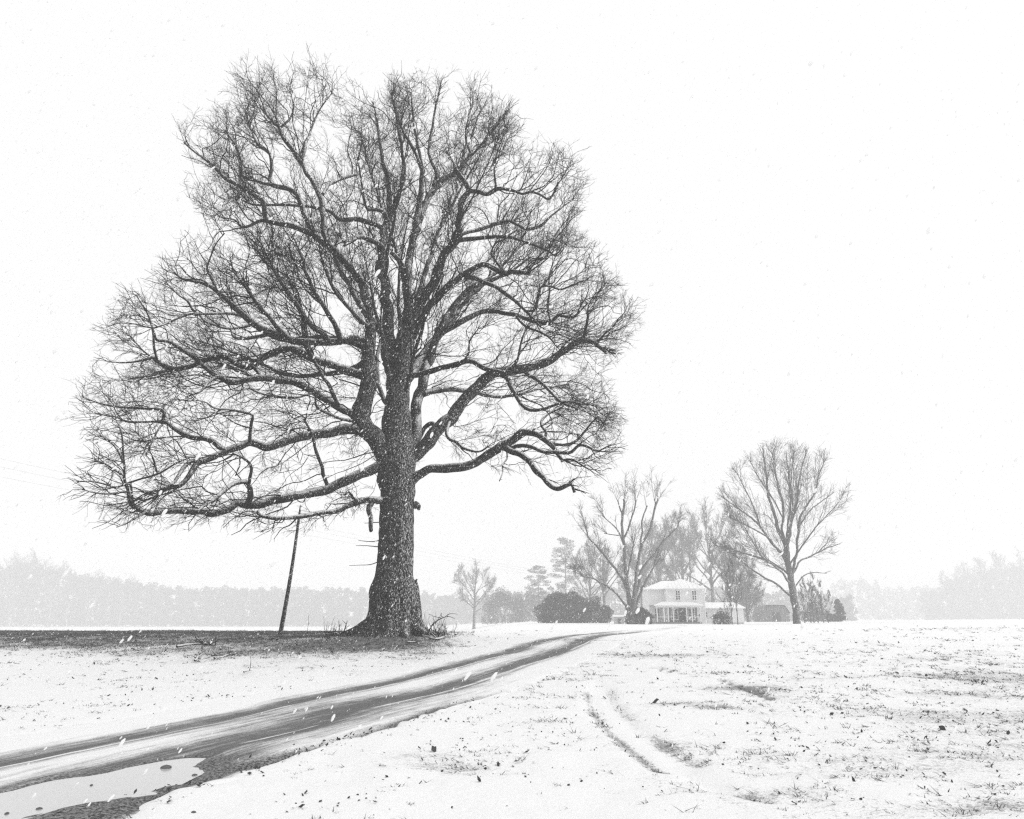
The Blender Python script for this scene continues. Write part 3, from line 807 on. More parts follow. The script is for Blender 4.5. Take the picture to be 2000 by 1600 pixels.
 ('Fc', 'F', -4.8, 1.2, [(488, 636, 6), (465, 641, 5), (444, 642, 5), (425, 637, 5), (400, 627, 5), (391, 615, 4), (376, 604, 4), (369, 589, 4), (347, 574, 3), (325, 552, 2)]),
 ('Fd', 'F', -6.8, 1.7, [(640, 664, 12), (612, 640, 11), (585, 610, 10), (560, 575, 8), (540, 540, 6), (525, 505, 4)]),
 ('Fe', 'F', -7.0, 1.7, [(665, 664, 11), (648, 630, 10), (628, 590, 9), (605, 550, 7), (590, 510, 5), (580, 480, 3)]),
 ('Ff', 'F', -7.2, 1.5, [(560, 660, 9), (535, 630, 8), (508, 598, 7), (478, 560, 5), (455, 530, 3)]),
 ('Fg', 'S1', -5.5, 1.4, [(722, 640, 9), (700, 620, 9), (672, 592, 8), (650, 560, 7), (636, 525, 5), (628, 500, 3)]),
 ('G', 'S1', -4.4, 0.6, [(752, 905, 22), (738, 912, 22), (716, 925, 20), (677, 939, 20), (639, 950, 19), (590, 967, 18), (537, 978, 18), (510, 986, 17), (490, 990, 16), (476, 990, 14), (462, 984, 13), (443, 995, 13), (415, 1003, 13), (400, 998, 12), (387, 997, 12), (338, 997, 11), (310, 1000, 11), (294, 1002, 10), (275, 995, 10), (259, 983, 9), (252, 968, 6), (249, 955, 6), (243, 936, 5), (243, 910, 4), (240, 880, 4), (238, 850, 3), (232, 830, 2)]),
 ('Ga', 'G', -5.2, 1.0, [(482, 990, 12), (486, 970, 12), (488, 950, 10), (478, 940, 9), (457, 946, 9), (440, 958, 8), (420, 974, 8), (404, 986, 7), (385, 1000, 3)]),
 ('Gb', 'Ga', -5.4, 0.8, [(486, 945, 6), (491, 925, 6), (490, 908, 6), (476, 896, 5), (455, 885, 4)]),
 ('Gc', 'G', -5.6, 0.9, [(638, 945, 8), (632, 922, 8), (625, 898, 7), (618, 872, 6), (611, 852, 6), (602, 832, 5), (594, 818, 4)]),
 ('Gd', 'G', -5.0, 1.3, [(262, 986, 5), (258, 965, 4), (252, 945, 4), (225, 952, 4), (200, 945, 3.5), (175, 940, 3), (150, 942, 2)]),
 ('Ge', 'G', -4.9, 1.2, [(250, 960, 4), (230, 962, 4), (205, 965, 3.5), (180, 962, 3), (160, 955, 2)]),
 ('Gf', 'G', -4.6, 1.2, [(243, 930, 4), (225, 918, 4), (205, 905, 3.5), (185, 900, 3)]),
 ('Gg', 'G', -4.8, 0.9, [(246, 945, 4), (275, 935, 4), (310, 925, 4), (345, 905, 3), (370, 895, 2)]),
 ('Gh', 'G', -4.8, 0.7, [(285, 1000, 5), (268, 1010, 4), (250, 1022, 3), (228, 1030, 2.5)]),
 ('Gi', 'G', -5.0, 0.8, [(242, 905, 4), (230, 880, 3.5), (215, 862, 3), (195, 850, 2.5)]),
 ('H', 'M', -3.2, 0.7, [(765, 975, 16), (740, 979, 15), (722, 981, 14), (702, 982, 11), (660, 995, 10), (625, 1003, 9), (590, 1010, 9), (548, 1014, 8), (520, 1012, 8), (504, 1006, 7), (500, 996, 5)]),
 ('Ha', 'H', -3.0, 0.1, [(726, 982, 10), (719, 995, 10), (722, 1015, 9), (724, 1034, 8)]),
 ('Hb', 'H', -2.6, 1.2, [(705, 982, 6), (692, 972, 5), (682, 960, 3)]),
 ('Hc', 'H', -3.6, 0.8, [(525, 1014, 4), (523, 1028, 3.5), (512, 1038, 3)]),
 # limbs that reach away from the road, seen between the traced ones
 ('K1', 'M', 6.5, 1.2, [(788, 760, 24), (775, 700, 21), (745, 650, 18), (705, 600, 14), (670, 540, 10), (650, 490, 6), (640, 450, 3)]),
 ('K2', 'M', 7.0, 1.2, [(795, 740, 22), (830, 690, 19), (868, 640, 16), (905, 590, 12), (945, 555, 8), (990, 510, 5), (1020, 470, 3)]),
 ('K3', 'M', 5.0, 1.1, [(800, 640, 11.2), (790, 560, 9.3), (770, 480, 7.4), (745, 400, 5.0), (720, 320, 3.1), (705, 260, 1.9)]),
 ('K4', 'M', 5.0, 1.1, [(803, 630, 11.2), (830, 540, 9.3), (860, 450, 6.8), (900, 370, 4.3), (940, 300, 2.5), (955, 250, 1.6)]),
 ('K5', 'S1', 6.0, 1.0, [(722, 700, 14), (690, 720, 12), (640, 730, 10), (580, 735, 8), (520, 715, 6), (460, 690, 4), (400, 670, 3)]),
 ('K6', 'R', 6.0, 1.0, [(826, 770, 13), (870, 760, 11), (930, 765, 9), (990, 775, 7), (1050, 760, 5), (1110, 750, 3)]),
 ('K7', 'S2', -5.0, 1.0, [(752, 540, 8.1), (760, 480, 6.8), (770, 420, 5.0), (782, 350, 3.7), (795, 280, 2.5), (808, 215, 1.6)]),
 ('K9', 'M', -6.0, 1.2, [(772, 800, 9.3), (762, 735, 8.7), (750, 670, 7.4), (735, 610, 5.6), (722, 550, 3.7), (712, 500, 1.9)]),
 ('K10', 'M', -6.0, 1.2, [(790, 775, 8.7), (806, 705, 7.4), (824, 640, 6.2), (845, 590, 4.3), (868, 535, 2.5)]),
 ('K11', 'M', -4.5, 1.0, [(780, 740, 8.1), (784, 650, 7.4), (778, 570, 5.6), (786, 490, 3.7), (800, 420, 1.9)]),
 ('K12', 'M', 5.0, 1.0, [(770, 820, 9.9), (745, 770, 8.7), (735, 720, 8.1), (742, 660, 6.8), (730, 600, 5.0), (700, 560, 3.1)]),
 ('K8', 'S4', -5.0, 1.0, [(842, 553, 6.8), (868, 500, 5.6), (900, 430, 4.3), (935, 360, 3.1), (965, 290, 1.9)]),
]

OUT = np.array([(200, 1028), (140, 985), (122, 945), (165, 890), (150, 840), (128, 780), (140, 740), (190, 705), (178, 650), (185, 610), (225, 560), (290, 535), (310, 480), (345, 445), (395, 425), (362, 380), (338, 300), (332, 235), (400, 185), (455, 105), (520, 82), (600, 85), (680, 118), (715, 172), (740, 178), (765, 132), (850, 120), (940, 150), (1005, 205), (1065, 258), (1135, 292), (1160, 370), (1152, 430), (1195, 500), (1222, 560), (1268, 605), (1258, 665), (1205, 705), (1200, 760), (1232, 850), (1205, 915), (1140, 965), (1060, 950), (985, 935), (900, 900), (830, 890), (780, 960), (740, 1000), (690, 1010), (600, 1050), (480, 1050), (330, 1040)], float)
OUTG = np.array([pt(x, y, TREE_Y)[[0, 2]] for x, y in OUT])
OAK_C = np.array([TREE_X, TREE_Y, pt(770, 760, TREE_Y)[2]])
def oak_env(P):
    d = (P[:, 1] - TREE_Y) / 9.5
    s = np.sqrt(np.clip(1 - (np.clip(np.abs(d) - 0.5, 0, 1) / 0.5) ** 2, 0.05, 1))
    # a limb nearer than the tree's middle looks larger, a farther one smaller
    X = OAK_C[0] + (P[:, 0] - OAK_C[0]) / s; Z = OAK_C[2] + (P[:, 2] - OAK_C[2]) / s
    persp = P[:, 1] / TREE_Y
    X = X / persp; Z = CAM[2] + (Z - CAM[2]) / persp
    wv = 1 + 0.035 * (vnoise(P[:, 0] * 0.7, P[:, 1] * 0.7, P[:, 2] * 0.7, 77) - 0.5) * 2
    wv = wv + rng.normal(size=len(P)) * 0.045
    X = OAK_C[0] + (X - OAK_C[0]) * wv; Z = OAK_C[2] + (Z - OAK_C[2]) * wv
    return in_poly(X, Z, OUTG) & (np.abs(d) < 1)

oak = thing('oak_tree', (TREE_X, TREE_Y, float(ground_z(TREE_X, TREE_Y))), 'huge bare spreading oak with thick flared trunk beside the muddy track', 'tree')
OAKO = np.array(oak.location)

def place_limbs(data, Yt, root, mat, step, sides, bumpy=0.10, name='limb', snowless=False):
    """traced limbs -> 3D lines; each starts at the depth its parent has there"""
    done, lines = {}, []
    org = np.array(root.location)
    queue, seen = [], {None}
    while len(queue) < len(data):
        for row in data:
            if row[0] not in seen and row[1] in seen:
                queue.append(row); seen.add(row[0])
    for (nm, par, dep, dens, pts) in queue:
        a = np.array(pts, float)
        if par is None: y0 = Yt
        else:
            q = done[par]; k = ((q[0][:, :2] - a[0, :2]) ** 2).sum(1).argmin(); y0 = q[1][k]
        fine = smooth_line(a, 4.0)
        s = np.r_[0, np.cumsum(np.linalg.norm(np.diff(fine[:, :2], axis=0), axis=1))]; s /= s[-1]
        Yl = y0 + (Yt + dep - y0) * s ** 0.9
        Yl = Yl + 0.25 * np.sin(s * 5 + len(lines)) * s * (1 - s) * 2
        done[nm] = (fine, Yl)
        P = np.array([pt(x, y, Y) for (x, y, _), Y in zip(fine, Yl)])
        zc = (P - CAM) @ FWD
        R = fine[:, 2] * 0.5 * zc / FPX
        n = max(4, int(np.linalg.norm(np.diff(P, axis=0), axis=1).sum() / step))
        u = np.r_[0, np.cumsum(np.linalg.norm(np.diff(P, axis=0), axis=1))]
        t = np.linspace(0, u[-1], n)
        P = np.stack([np.interp(t, u, P[:, c]) for c in range(3)], -1); R = np.interp(t, u, R)
        amp = np.minimum(R * 0.5, 0.08)[:, None] * S(0, 0.1, t / t[-1])[:, None]
        P = P + np.minimum(R * 0.9, 0.13)[:, None] * S(0, 0.15, t / t[-1])[:, None] * np.stack([vnoise(t * 0.75 + 3, c * 5.1, len(lines) * 2.7, 95) - 0.5 for c in range(3)], -1) * 2
        P = P + amp * np.stack([vnoise(t * 1.9, c * 7.3, len(lines) * 3.1, 91) - 0.5 for c in range(3)], -1) * 2
        nn = sides if R.max() > 0.1 else max(5, sides - 5)
        Vt, Ft = tube(P - org, R, nn, True, bumpy, len(lines))
        mobj(name, mesh_np(name, Vt, Ft, M['bark'] if mat == M['limb'] and (R.max() > 0.30 or dens <= 0.1) else mat, True), root)
        lines.append((P, R, dens))
    return lines

oak_lines = place_limbs(OAK, TREE_Y, oak, M['limb'], 0.11, 12, 0.22)

def shoots(lines, centre, per_m, rmin_l1, lmin, lmax, skip=0.12, tipn=5, tw=0.55, ow=0.6, uw=0.3, rw=0.6, tipscale=0.95):
    p, d, L, r = [], [], [], []
    for P, R, dens in lines:
        if dens <= 0: continue
        seg = np.linalg.norm(np.diff(P, axis=0), axis=1); tot = seg.sum()
        n = rng.poisson(tot * per_m * dens)
        t = rng.uniform(skip, 1, n) ** 0.8
        t = np.concatenate([t, np.full(int(tipn * min(1, dens)), 1.0)])
        k = np.minimum((t * (len(P) - 1)).astype(int), len(P) - 2)
        T = norm(P[k + 1] - P[k])
        R3 = norm(rng.normal(size=T.shape)); R3 = norm(R3 - (R3 * T).sum(1, keepdims=True) * T)
        D = norm(tw * T + ow * norm(P[k] - centre) + np.array([0, 0, uw]) + rw * R3)
        LL = rng.uniform(lmin, lmax, len(t)) * np.clip(R[k] / 0.06, tipscale, 1.25)
        p.append(P[k]); d.append(D); L.append(LL); r.append(np.minimum(R[k] * 0.55, rng.uniform(rmin_l1 * 0.7, rmin_l1 * 1.5, len(t))))
    return np.concatenate(p), np.concatenate(d), np.concatenate(L), np.concatenate(r)

sp, sd, sL, sr = shoots(oak_lines, OAK_C, 1.9, 0.024, 1.2, 4.0, 0.12, 4, 0.5, 0.7, 0.22, 0.65)
cfg = dict(s1=13, j1=0.18, u1=0.02, o1=0.08, kink=0.42, n2=2.0, l2=1.3, s2=6, j2=0.2, u2=0.02, o2=0.08, r2=0.0098, n3=4.0, l3=0.58, s3=3, j3=0.26, u3=0.02, o3=0.09, r3=0.0062, n4=1.6, l4=0.30, rmin=0.0036)
parts = crown_from(sp, sd, sL, sr, OAK_C, oak_env, cfg)
V, F = merge(parts)
print('oak shoots', len(sp), 'crown tris', sum(len(f) * (f.shape[1] - 2) for f in F))
mobj('crown', mesh_np('crown', V - OAKO, F, M['twig'], False), oak)

# trunk: traced left and right edges, bark ridges and root flare as geometry
EDGE = [(1262, 668, 842), (1250, 678, 836), (1240, 690, 830), (1230, 704, 826), (1218, 713, 822), (1200, 720, 820), (1180, 722, 819), (1158, 722, 818), (1140, 727, 813), (1126, 733, 807), (1100, 737, 807), (1060, 740, 808), (1020, 742, 808), (985, 743, 809), (962, 745, 811), (940, 744, 811), (915, 744, 808), (890, 748, 804)]
rows = smooth_line(np.array(EDGE, float), 1.4)
ns = 112
tht = np.arange(ns) * 2 * math.pi / ns
TV = []
for y, x0, x1 in rows:
    c = pt((x0 + x1) / 2, y, TREE_Y); r = (x1 - x0) / 2 * ((c - CAM) @ FWD) / FPX
    TV.append(np.r_[c, r])
TV = np.array(TV)
hh = TV[:, 2] - TV[0, 2]
lob = 1 + (0.10 * np.cos(5 * tht + 0.6) + 0.05 * np.cos(9 * tht + 2))[None] * (1 - S(0.1, 2.6, hh))[:, None] + 0.025 * np.cos(3 * tht + hh[:, None] * 0.5)
rid = fbm(np.cos(tht)[None] * 7 + 20, np.sin(tht)[None] * 7 + 20, hh[:, None] * 0.9, 101, 3)
rid2 = np.abs(fbm(np.cos(tht)[None] * 15 + 40, np.sin(tht)[None] * 15 + 40, hh[:, None] * 1.8, 111, 2) - 0.5) * 2
RR_ = TV[:, 3:4] * lob * (1 + 0.10 * (rid - 0.5)) - 0.05 * (1 - rid2) ** 2 + 0.02
yel = np.where(True, 1.0, 1.0) * (1 - 0.12 * (1 - S(0, 1.5, hh)))[:, None]
TVV = np.stack([TV[:, 0:1] + RR_ * np.cos(tht), TV[:, 1:2] + RR_ * yel * np.sin(tht), TV[:, 2:3] + 0 * RR_], -1)
nrw = len(TV)
i = np.arange(nrw - 1)[:, None] * ns; j = np.arange(ns)[None]; j2 = (j + 1) % ns
TF = np.stack([i + j, i + j2, i + ns + j2, i + ns + j], -1).reshape(-1, 4)
trunk = mobj('trunk', mesh_np('trunk', TVV.reshape(-1, 3) - OAKO, TF, M['bark'], True), oak)
# torn slab of bark standing off the right flank, knob, and roots
def px_tube(pts, Y, mat, name, parent, sides=10, bumpy=0.15, step=0.08):
    a = smooth_line(np.array(pts, float), 3.0)
    P = np.array([pt(x, y, Yv) for (x, y, _), Yv in zip(a, np.linspace(Y[0], Y[1], len(a)))])
    R = a[:, 2] * 0.5 * ((P - CAM) @ FWD) / FPX
    V_, F_ = tube(P - np.array(parent.location), R, sides, True, bumpy, 5)
    return mobj(name, mesh_np(name, V_, F_, mat, True), parent)
px_tube([(809, 1240, 30), (812, 1200, 24), (813, 1170, 16), (813, 1148, 11), (812, 1136, 6), (815, 1131, 2)], (29.75, 29.9), M['bark'], 'bark_slab', oak)
px_tube([(806, 990, 14), (812, 985, 13), (817, 990, 11), (818, 996, 5)], (30.0, 29.9), M['bark'], 'knob', oak)
for (dx, dy, r0) in ((-2.9, -0.5, 0.30), (-1.9, -1.5, 0.26), (-0.6, -1.9, 0.26), (0.9, -1.7, 0.26), (2.1, -0.9, 0.26), (2.3, 0.5, 0.24), (-1.9, 1.2, 0.26), (0.3, 1.8, 0.26)):
    t = np.linspace(0, 1, 14)
    X = TREE_X + dx * (0.22 + 0.78 * t); Y = TREE_Y + dy * (0.22 + 0.78 * t) + 0.12 * np.sin(t * 6 + dx)
    Z = ground_z(X, Y) + 0.62 * (1 - t) ** 2.2 - 0.16 * t - 0.05
    R = r0 * (1.1 - 0.75 * t)
    V_, F_ = tube(np.stack([X, Y, Z], -1) - OAKO, R, 12, True, 0.2, int(abs(dx) * 10))
    mobj('root', mesh_np('root', V_, F_, M['bark'], True), oak)
for pts in ([(742, 1020, 2), (728, 1021, 1.5), (712, 1022, 1)], [(740, 1056, 2), (725, 1058, 1.5), (700, 1056, 1)], [(738, 1098, 2), (722, 1103, 1.5), (700, 1104, 1), (682, 1105, .8)], [(738, 1068, 2), (715, 1066, 1.3), (695, 1066, .8)]):
    px_tube(pts, (29.6, 29.0), M['twig'], 'shoot', oak, 4, 0)

# leaning pole under the lowest limb
pb = base_at(549, 33.0); ptop = pt(587, 986, 33.0)
pole = thing('leaning_pole', pb, 'slim dark wooden pole leaning under the oak\'s lowest limb', 'pole')
t = np.linspace(0, 1, 24)[:, None]
P = (pb - np.array([0.03, 0, 0.25])) * (1 - t) + ptop * t + np.array([0.06, 0, 0]) * np.sin(t * 3.1)
MB().tube(P - pb, np.interp(t[:, 0], [0, 0.9, 1], [0.105, 0.06, 0.03]), 10).part('shaft', M['limb'], pole, True)
MB().tube(np.array([(-0.11, -0.02, 0.06), (0.0, -0.11, 0.05), (0.1, -0.02, 0.05)]), np.array([0.05, 0.07, 0.04]), 6).part('base_stones', M['stone'], pole, True)

# ------------------------------------------------------------------ other bare trees
def generic_tree(seed, H, r0, spread, stems=5, tw=1.0, low=0.25, fine=True, upright=0.55, rmin=0.022):
    """mesh data of one bare tree in local coordinates: (trunk+limb verts/faces, twig verts/faces)"""
    global rng
    keep = rng; rng = np.random.default_rng(seed)
    C = np.array([0, 0, H * 0.55]); rad = np.array([spread, spread, H * 0.50])
    lines = []
    t = np.linspace(0, 1, 16)
    tr = np.stack([0.25 * (vnoise(t * 3, seed, 0, 3) - 0.5), 0.25 * (vnoise(t * 3, seed + 9, 0, 3) - 0.5), -0.3 + t * H * 0.62], -1)
    tr[:, :2] -= tr[0, :2]
    lines.append((tr, r0 * (1.25 - 1.0 * t) ** 0.8 * np.where(t < 0.06, 1.25, 1.0), 0.5))
    n = stems * 3
    for q in range(n):
        z = H * (low + (0.60 - low) * (q + rng.random()) / n)
        k = min(int((z + 0.3) / (H * 0.62) * 15), 14)
        a = q * 2.4 + rng.normal() * 0.35
        rise = upright + 0.5 * (z / H) + rng.normal() * 0.12
        D = norm(np.array([math.cos(a), math.sin(a), rise]))
        L = (0.62 - 0.25 * z / H) * H * rng.uniform(0.75, 1.1) * (0.75 if rise < 0.6 else 1)
        m = 12; P = [tr[k]]
        for s in range(m):
            D = norm(D + rng.normal(size=3) * 0.11 + np.array([0, 0, 0.05]))
            nx = P[-1] + D * L / m
            if (((nx - C) / rad) ** 2).sum() > 0.95 and s > 3: break
            P.append(nx)
        P = np.array(P); u = np.linspace(0, 1, len(P))
        if len(P) < 3: continue
        lines.append((P, lines[0][1][k] * 0.55 * (1 - 0.82 * u), 1.0))
    mb = [tube(P, R, 7, True, 0.05, k) for k, (P, R, _) in enumerate(lines)]
    env = lambda P: (((P - C) / rad) ** 2).sum(1) < 1.0 + 0.25 * (vnoise(P[:, 0] * .5, P[:, 1] * .5, P[:, 2] * .5, seed) - .5)
    p, d, L, r = shoots(lines, C, 0.75 * tw, 0.04, H * 0.07, H * 0.17, 0.3, 4, 0.6, 0.5, 0.35, 0.5)
    cfg = dict(s1=7, j1=0.12, u1=0.06, o1=0.08, n2=1.5, l2=H * 0.085, s2=4, j2=0.13, u2=0.05, o2=0.1, r2=rmin * 1.4, n3=4.0 if fine else 0, l3=H * 0.05, s3=2, j3=0.14, u3=0.05, o3=0.1, r3=rmin, rmin=rmin * 0.8)
    tw_ = crown_from(p, d, L, r, np.array([0, 0, H * 0.35]), env, cfg)
    rng = keep
    return merge(mb), merge(tw_)

VARIANT = {}
def tree_data(key, *a, **k):
    if key not in VARIANT:
        A, B = generic_tree(*a, **k)
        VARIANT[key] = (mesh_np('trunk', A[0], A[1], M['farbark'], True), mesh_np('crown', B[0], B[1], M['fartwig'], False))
        print(key, 'twig tris', sum(len(f) * (f.shape[1] - 2) for f in B[1]))
    return VARIANT[key]

def put_tree(key, px, Y, py_top, H0, label, group=None, rotz=0.0, wide=1.0, name='bare_tree'):
    b = base_at(px, Y)
    h = pt(px, py_top, Y)[2] - b[2]
    o = thing(name, b, label, 'tree', group)
    s = h / H0
    o.scale = (s * wide, s * wide, s); o.rotation_euler = (0, 0, rotz)
    tk, cr = VARIANT[key]
    mobj('trunk', tk, o); mobj('crown', cr, o)
    return o

tree_data('round', 201, 20.0, 0.42, 7.5, 5, 1.0, 0.25)
tree_data('tall', 202, 20.0, 0.36, 5.2, 5, 1.0, 0.25, True, 0.9)
tree_data('dense', 203, 18.0, 0.40, 6.0, 6, 1.9, 0.12, True, 0.7)
tree_data('sapling', 204, 10.0, 0.13, 2.2, 4, 0.9, 0.2, True, 0.9)

# the topped tree left of the house, traced
TOPPED_Y = 112.0
TOPPED = [
 ('T1', None, 0, .5, [(1234, 1222, 15), (1231, 1195, 12), (1227, 1152, 8), (1222, 1110, 7), (1220, 1085, 6.5), (1217, 1052, 6), (1215, 1015, 5), (1217, 990, 4.5), (1217, 976, 3.5)]),
 ('T1b', 'T1', -1, .4, [(1217, 1055, 4), (1222, 1042, 4), (1227, 1030, 3.5), (1237, 1000, 3), (1242, 977, 3)]),
 ('T1c', 'T1', 1, .7, [(1219, 1065, 4), (1215, 1052, 3.5), (1207, 1037, 3), (1197, 1025, 2.5), (1186, 1016, 2), (1175, 1007, 1.5)]),
 ('T1d', 'T1', 0, .6, [(1211, 1046, 2.5), (1197, 1045, 2), (1180, 1042, 1.5)]),
 ('T1e', 'T1', 0, .5, [(1215, 1003, 3), (1210, 990, 2.5), (1206, 976, 2)]),
 ('T2', 'T1', -2, .5, [(1235, 1200, 11), (1240, 1150, 7), (1245, 1102, 6), (1252, 1070, 5.5), (1262, 1048, 5), (1270, 1035, 5), (1275, 1008, 4), (1280, 985, 4), (1285, 976, 3)]),
 ('T2a', 'T2', -2, .5, [(1280, 986, 3), (1277, 975, 2.5)]),
 ('T2b', 'T2', -1, .3, [(1251, 1073, 4), (1253, 1045, 3.5), (1254, 1025, 3), (1257, 1005, 3), (1264, 987, 2.5)]),
 ('T3', 'T1', 2, .6, [(1237, 1190, 8), (1246, 1140, 6), (1256, 1110, 5), (1275, 1085, 4.5), (1300, 1055, 4), (1327, 1025, 3)]),
 ('T4', 'T1', 1, .9, [(1231, 1175, 8), (1222, 1142, 6), (1210, 1120, 5.5), (1187, 1092, 5), (1170, 1072, 4.5), (1155, 1057, 3.5), (1146, 1045, 2.5)]),
 ('T5', 'T1', -2, .9, [(1231, 1202, 8), (1220, 1180, 5), (1208, 1164, 4.5), (1186, 1145, 4), (1160, 1131, 3.5), (1147, 1127, 3), (1134, 1124, 2)]),
 ('T6', 'T1', 3, .8, [(1237, 1195, 6), (1250, 1160, 5), (1264, 1130, 4), (1280, 1105, 3)]),
 ('T7', 'T1', 3, .8, [(1229, 1180, 5), (1224, 1130, 4), (1232, 1090, 3.5), (1238, 1060, 3)]),
]
topped = thing('topped_tree', base_at(1234, TOPPED_Y), 'bare many-stemmed tree with cut-off tops beside the white house', 'tree')
tl = place_limbs(TOPPED, TOPPED_Y, topped, M['farbark'], 0.4, 8, 0.06, 'stem')
tc_ = np.array(topped.location) + np.array([0, 0, 5.0])
p, d, L, r = shoots(tl, tc_, 0.42, 0.03, 1.4, 4.0, 0.3, 9, 0.7, 0.45, 0.6, 0.55)
cfgT = dict(s1=6, j1=0.10, u1=0.06, o1=0.1, n2=1.6, l2=1.3, s2=3, j2=0.12, u2=0.05, o2=0.1, r2=0.020, n3=3.0, l3=0.9, s3=2, j3=0.14, u3=0.05, o3=0.1, r3=0.013, rmin=0.011)
V, F = merge(crown_from(p, d, L, r, tc_, None, cfgT))
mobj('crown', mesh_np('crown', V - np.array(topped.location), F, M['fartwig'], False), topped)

# the tall round-headed tree right of the house, traced
RT_Y = 112.0
RTREE = [
 ('a', None, 0, .4, [(1557, 1224, 17), (1556, 1212, 14), (1553, 1185, 14), (1549, 1160, 14), (1545, 1127, 12), (1539, 1100, 11.5), (1535, 1075, 11), (1531, 1055, 9), (1521, 1035, 7), (1514, 1010, 6), (1503, 982, 5), (1498, 945, 4), (1493, 905, 3), (1490, 875, 2)]),
 ('b', 'a', -2, .9, [(1535, 1080, 5.8), (1530, 1050, 5.0), (1527, 1030, 4.3), (1530, 990, 4.0), (1520, 950, 3.6), (1513, 915, 2.5), (1508, 885, 1.8)]),
 ('c', 'a', 2, .9, [(1536, 1075, 5.8), (1543, 1045, 5.0), (1547, 1015, 4.3), (1555, 985, 4.0), (1560, 950, 3.2), (1566, 915, 2.2), (1575, 880, 1.4)]),
 ('d', 'a', -3, .9, [(1546, 1128, 5.8), (1552, 1100, 5.0), (1557, 1070, 4.7), (1561, 1030, 4.3), (1568, 1000, 4.0), (1590, 965, 3.2), (1600, 928, 2.2), (1610, 900, 1.4)]),
 ('e', 'a', 3, 1, [(1537, 1098, 5.0), (1525, 1080, 4.7), (1507, 1060, 4.3), (1490, 1036, 4.0), (1477, 1020, 3.6), (1445, 995, 2.9), (1412, 972, 1.8)]),
 ('f', 'a', -4, 1, [(1535, 1085, 4.3), (1515, 1068, 3.6), (1497, 1048, 3.2), (1465, 1030, 2.9), (1425, 1010, 1.8)]),
 ('g', 'a', 5, 1, [(1544, 1125, 5.0), (1520, 1106, 4.3), (1495, 1094, 4.0), (1462, 1083, 3.2), (1425, 1072, 2.5), (1397, 1065, 1.4)]),
 ('h', 'a', -5, 1, [(1547, 1145, 5.0), (1530, 1124, 4.0), (1512, 1106, 3.6), (1488, 1088, 2.9), (1470, 1060, 2.2), (1455, 1030, 1.4)]),
 ('i', 'a', -2, 1, [(1550, 1168, 5.8), (1533, 1154, 4.3), (1512, 1138, 4.0), (1475, 1117, 3.2), (1437, 1087, 2.2)]),
 ('j', 'a', 2, .9, [(1547, 1122, 4.3), (1565, 1096, 3.2), (1587, 1085, 2.9), (1612, 1072, 2.2), (1640, 1062, 1.4)]),
 ('k', 'd', 3, .9, [(1561, 1028, 3.6), (1580, 1000, 2.9), (1605, 980, 2.2), (1630, 960, 1.4)]),
 ('l', 'a', 6, 1, [(1534, 1070, 4.3), (1538, 1030, 3.6), (1545, 980, 3.2), (1540, 930, 2.5), (1535, 885, 1.8)]),
 ('m', 'a', -6, 1, [(1536, 1085, 4.3), (1540, 1040, 3.6), (1548, 990, 2.9), (1545, 940, 2.2), (1550, 895, 1.4)]),
 ('n', 'a', -5, .9, [(1540, 1105, 3.6), (1562, 1075, 2.9), (1585, 1040, 2.5), (1612, 1010, 1.8)]),
 ('o', 'b', 2, .9, [(1528, 1010, 2.9), (1510, 975, 2.5), (1480, 930, 2.2), (1465, 900, 1.4)]),
 ('q', 'e', 2, .9, [(1485, 1030, 2.9), (1472, 990, 2.5), (1452, 950, 1.8), (1440, 925, 1.4)]),
 ('s', 'a', 1, .7, [(1550, 1150, 2.9), (1570, 1125, 2.2), (1590, 1118, 1.8), (1615, 1120, 1.1)]),
]
rtree = thing('bare_tree', base_at(1556, RT_Y), 'tall round-headed bare tree with straight dark trunk right of the house', 'tree')
rl = place_limbs(RTREE, RT_Y, rtree, M['farbark'], 0.4, 9, 0.05, 'limb')
RO = np.array(rtree.location)
OUT2 = np.array([pt(x, y, RT_Y)[[0, 2]] for x, y in [(1395, 1075), (1385, 1020), (1400, 975), (1415, 925), (1455, 880), (1500, 858), (1545, 852), (1590, 868), (1625, 905), (1642, 960), (1640, 1010), (1648, 1065), (1630, 1115), (1600, 1140), (1560, 1170), (1500, 1150), (1440, 1115)]])
def env2(P):
    dd = (P[:, 1] - RT_Y) / 10.5
    s = np.sqrt(np.clip(1 - dd * dd, 0.05, 1)) ** 0.5
    X = RO[0] + (P[:, 0] - RO[0]) / s; Z = 12 + (P[:, 2] - 12) / s
    w_ = 1 + rng.normal(size=len(P)) * 0.03
    return in_poly(RO[0] + (X - RO[0]) * w_, 12 + (Z - 12) * w_, OUT2)
rc_ = RO + np.array([0, 0, 8.0])
p, d, L, r = shoots(rl, rc_, 0.95, 0.032, 2.2, 6.5, 0.12, 6, 0.7, 0.6, 0.2, 0.5)
cfgR = dict(s1=7, j1=0.11, u1=0.03, o1=0.1, n2=1.2, l2=2.2, s2=4, j2=0.12, u2=0.03, o2=0.12, r2=0.022, n3=3.6, l3=1.2, s3=2, j3=0.13, u3=0.03, o3=0.12, r3=0.014, rmin=0.011)
V, F = merge(crown_from(p, d, L, r, rc_, env2, cfgR))
print('right tree tris', sum(len(f) * (f.shape[1] - 2) for f in F))
mobj('crown', mesh_np('crown', V - RO, F, M['fartwig'], False), rtree)

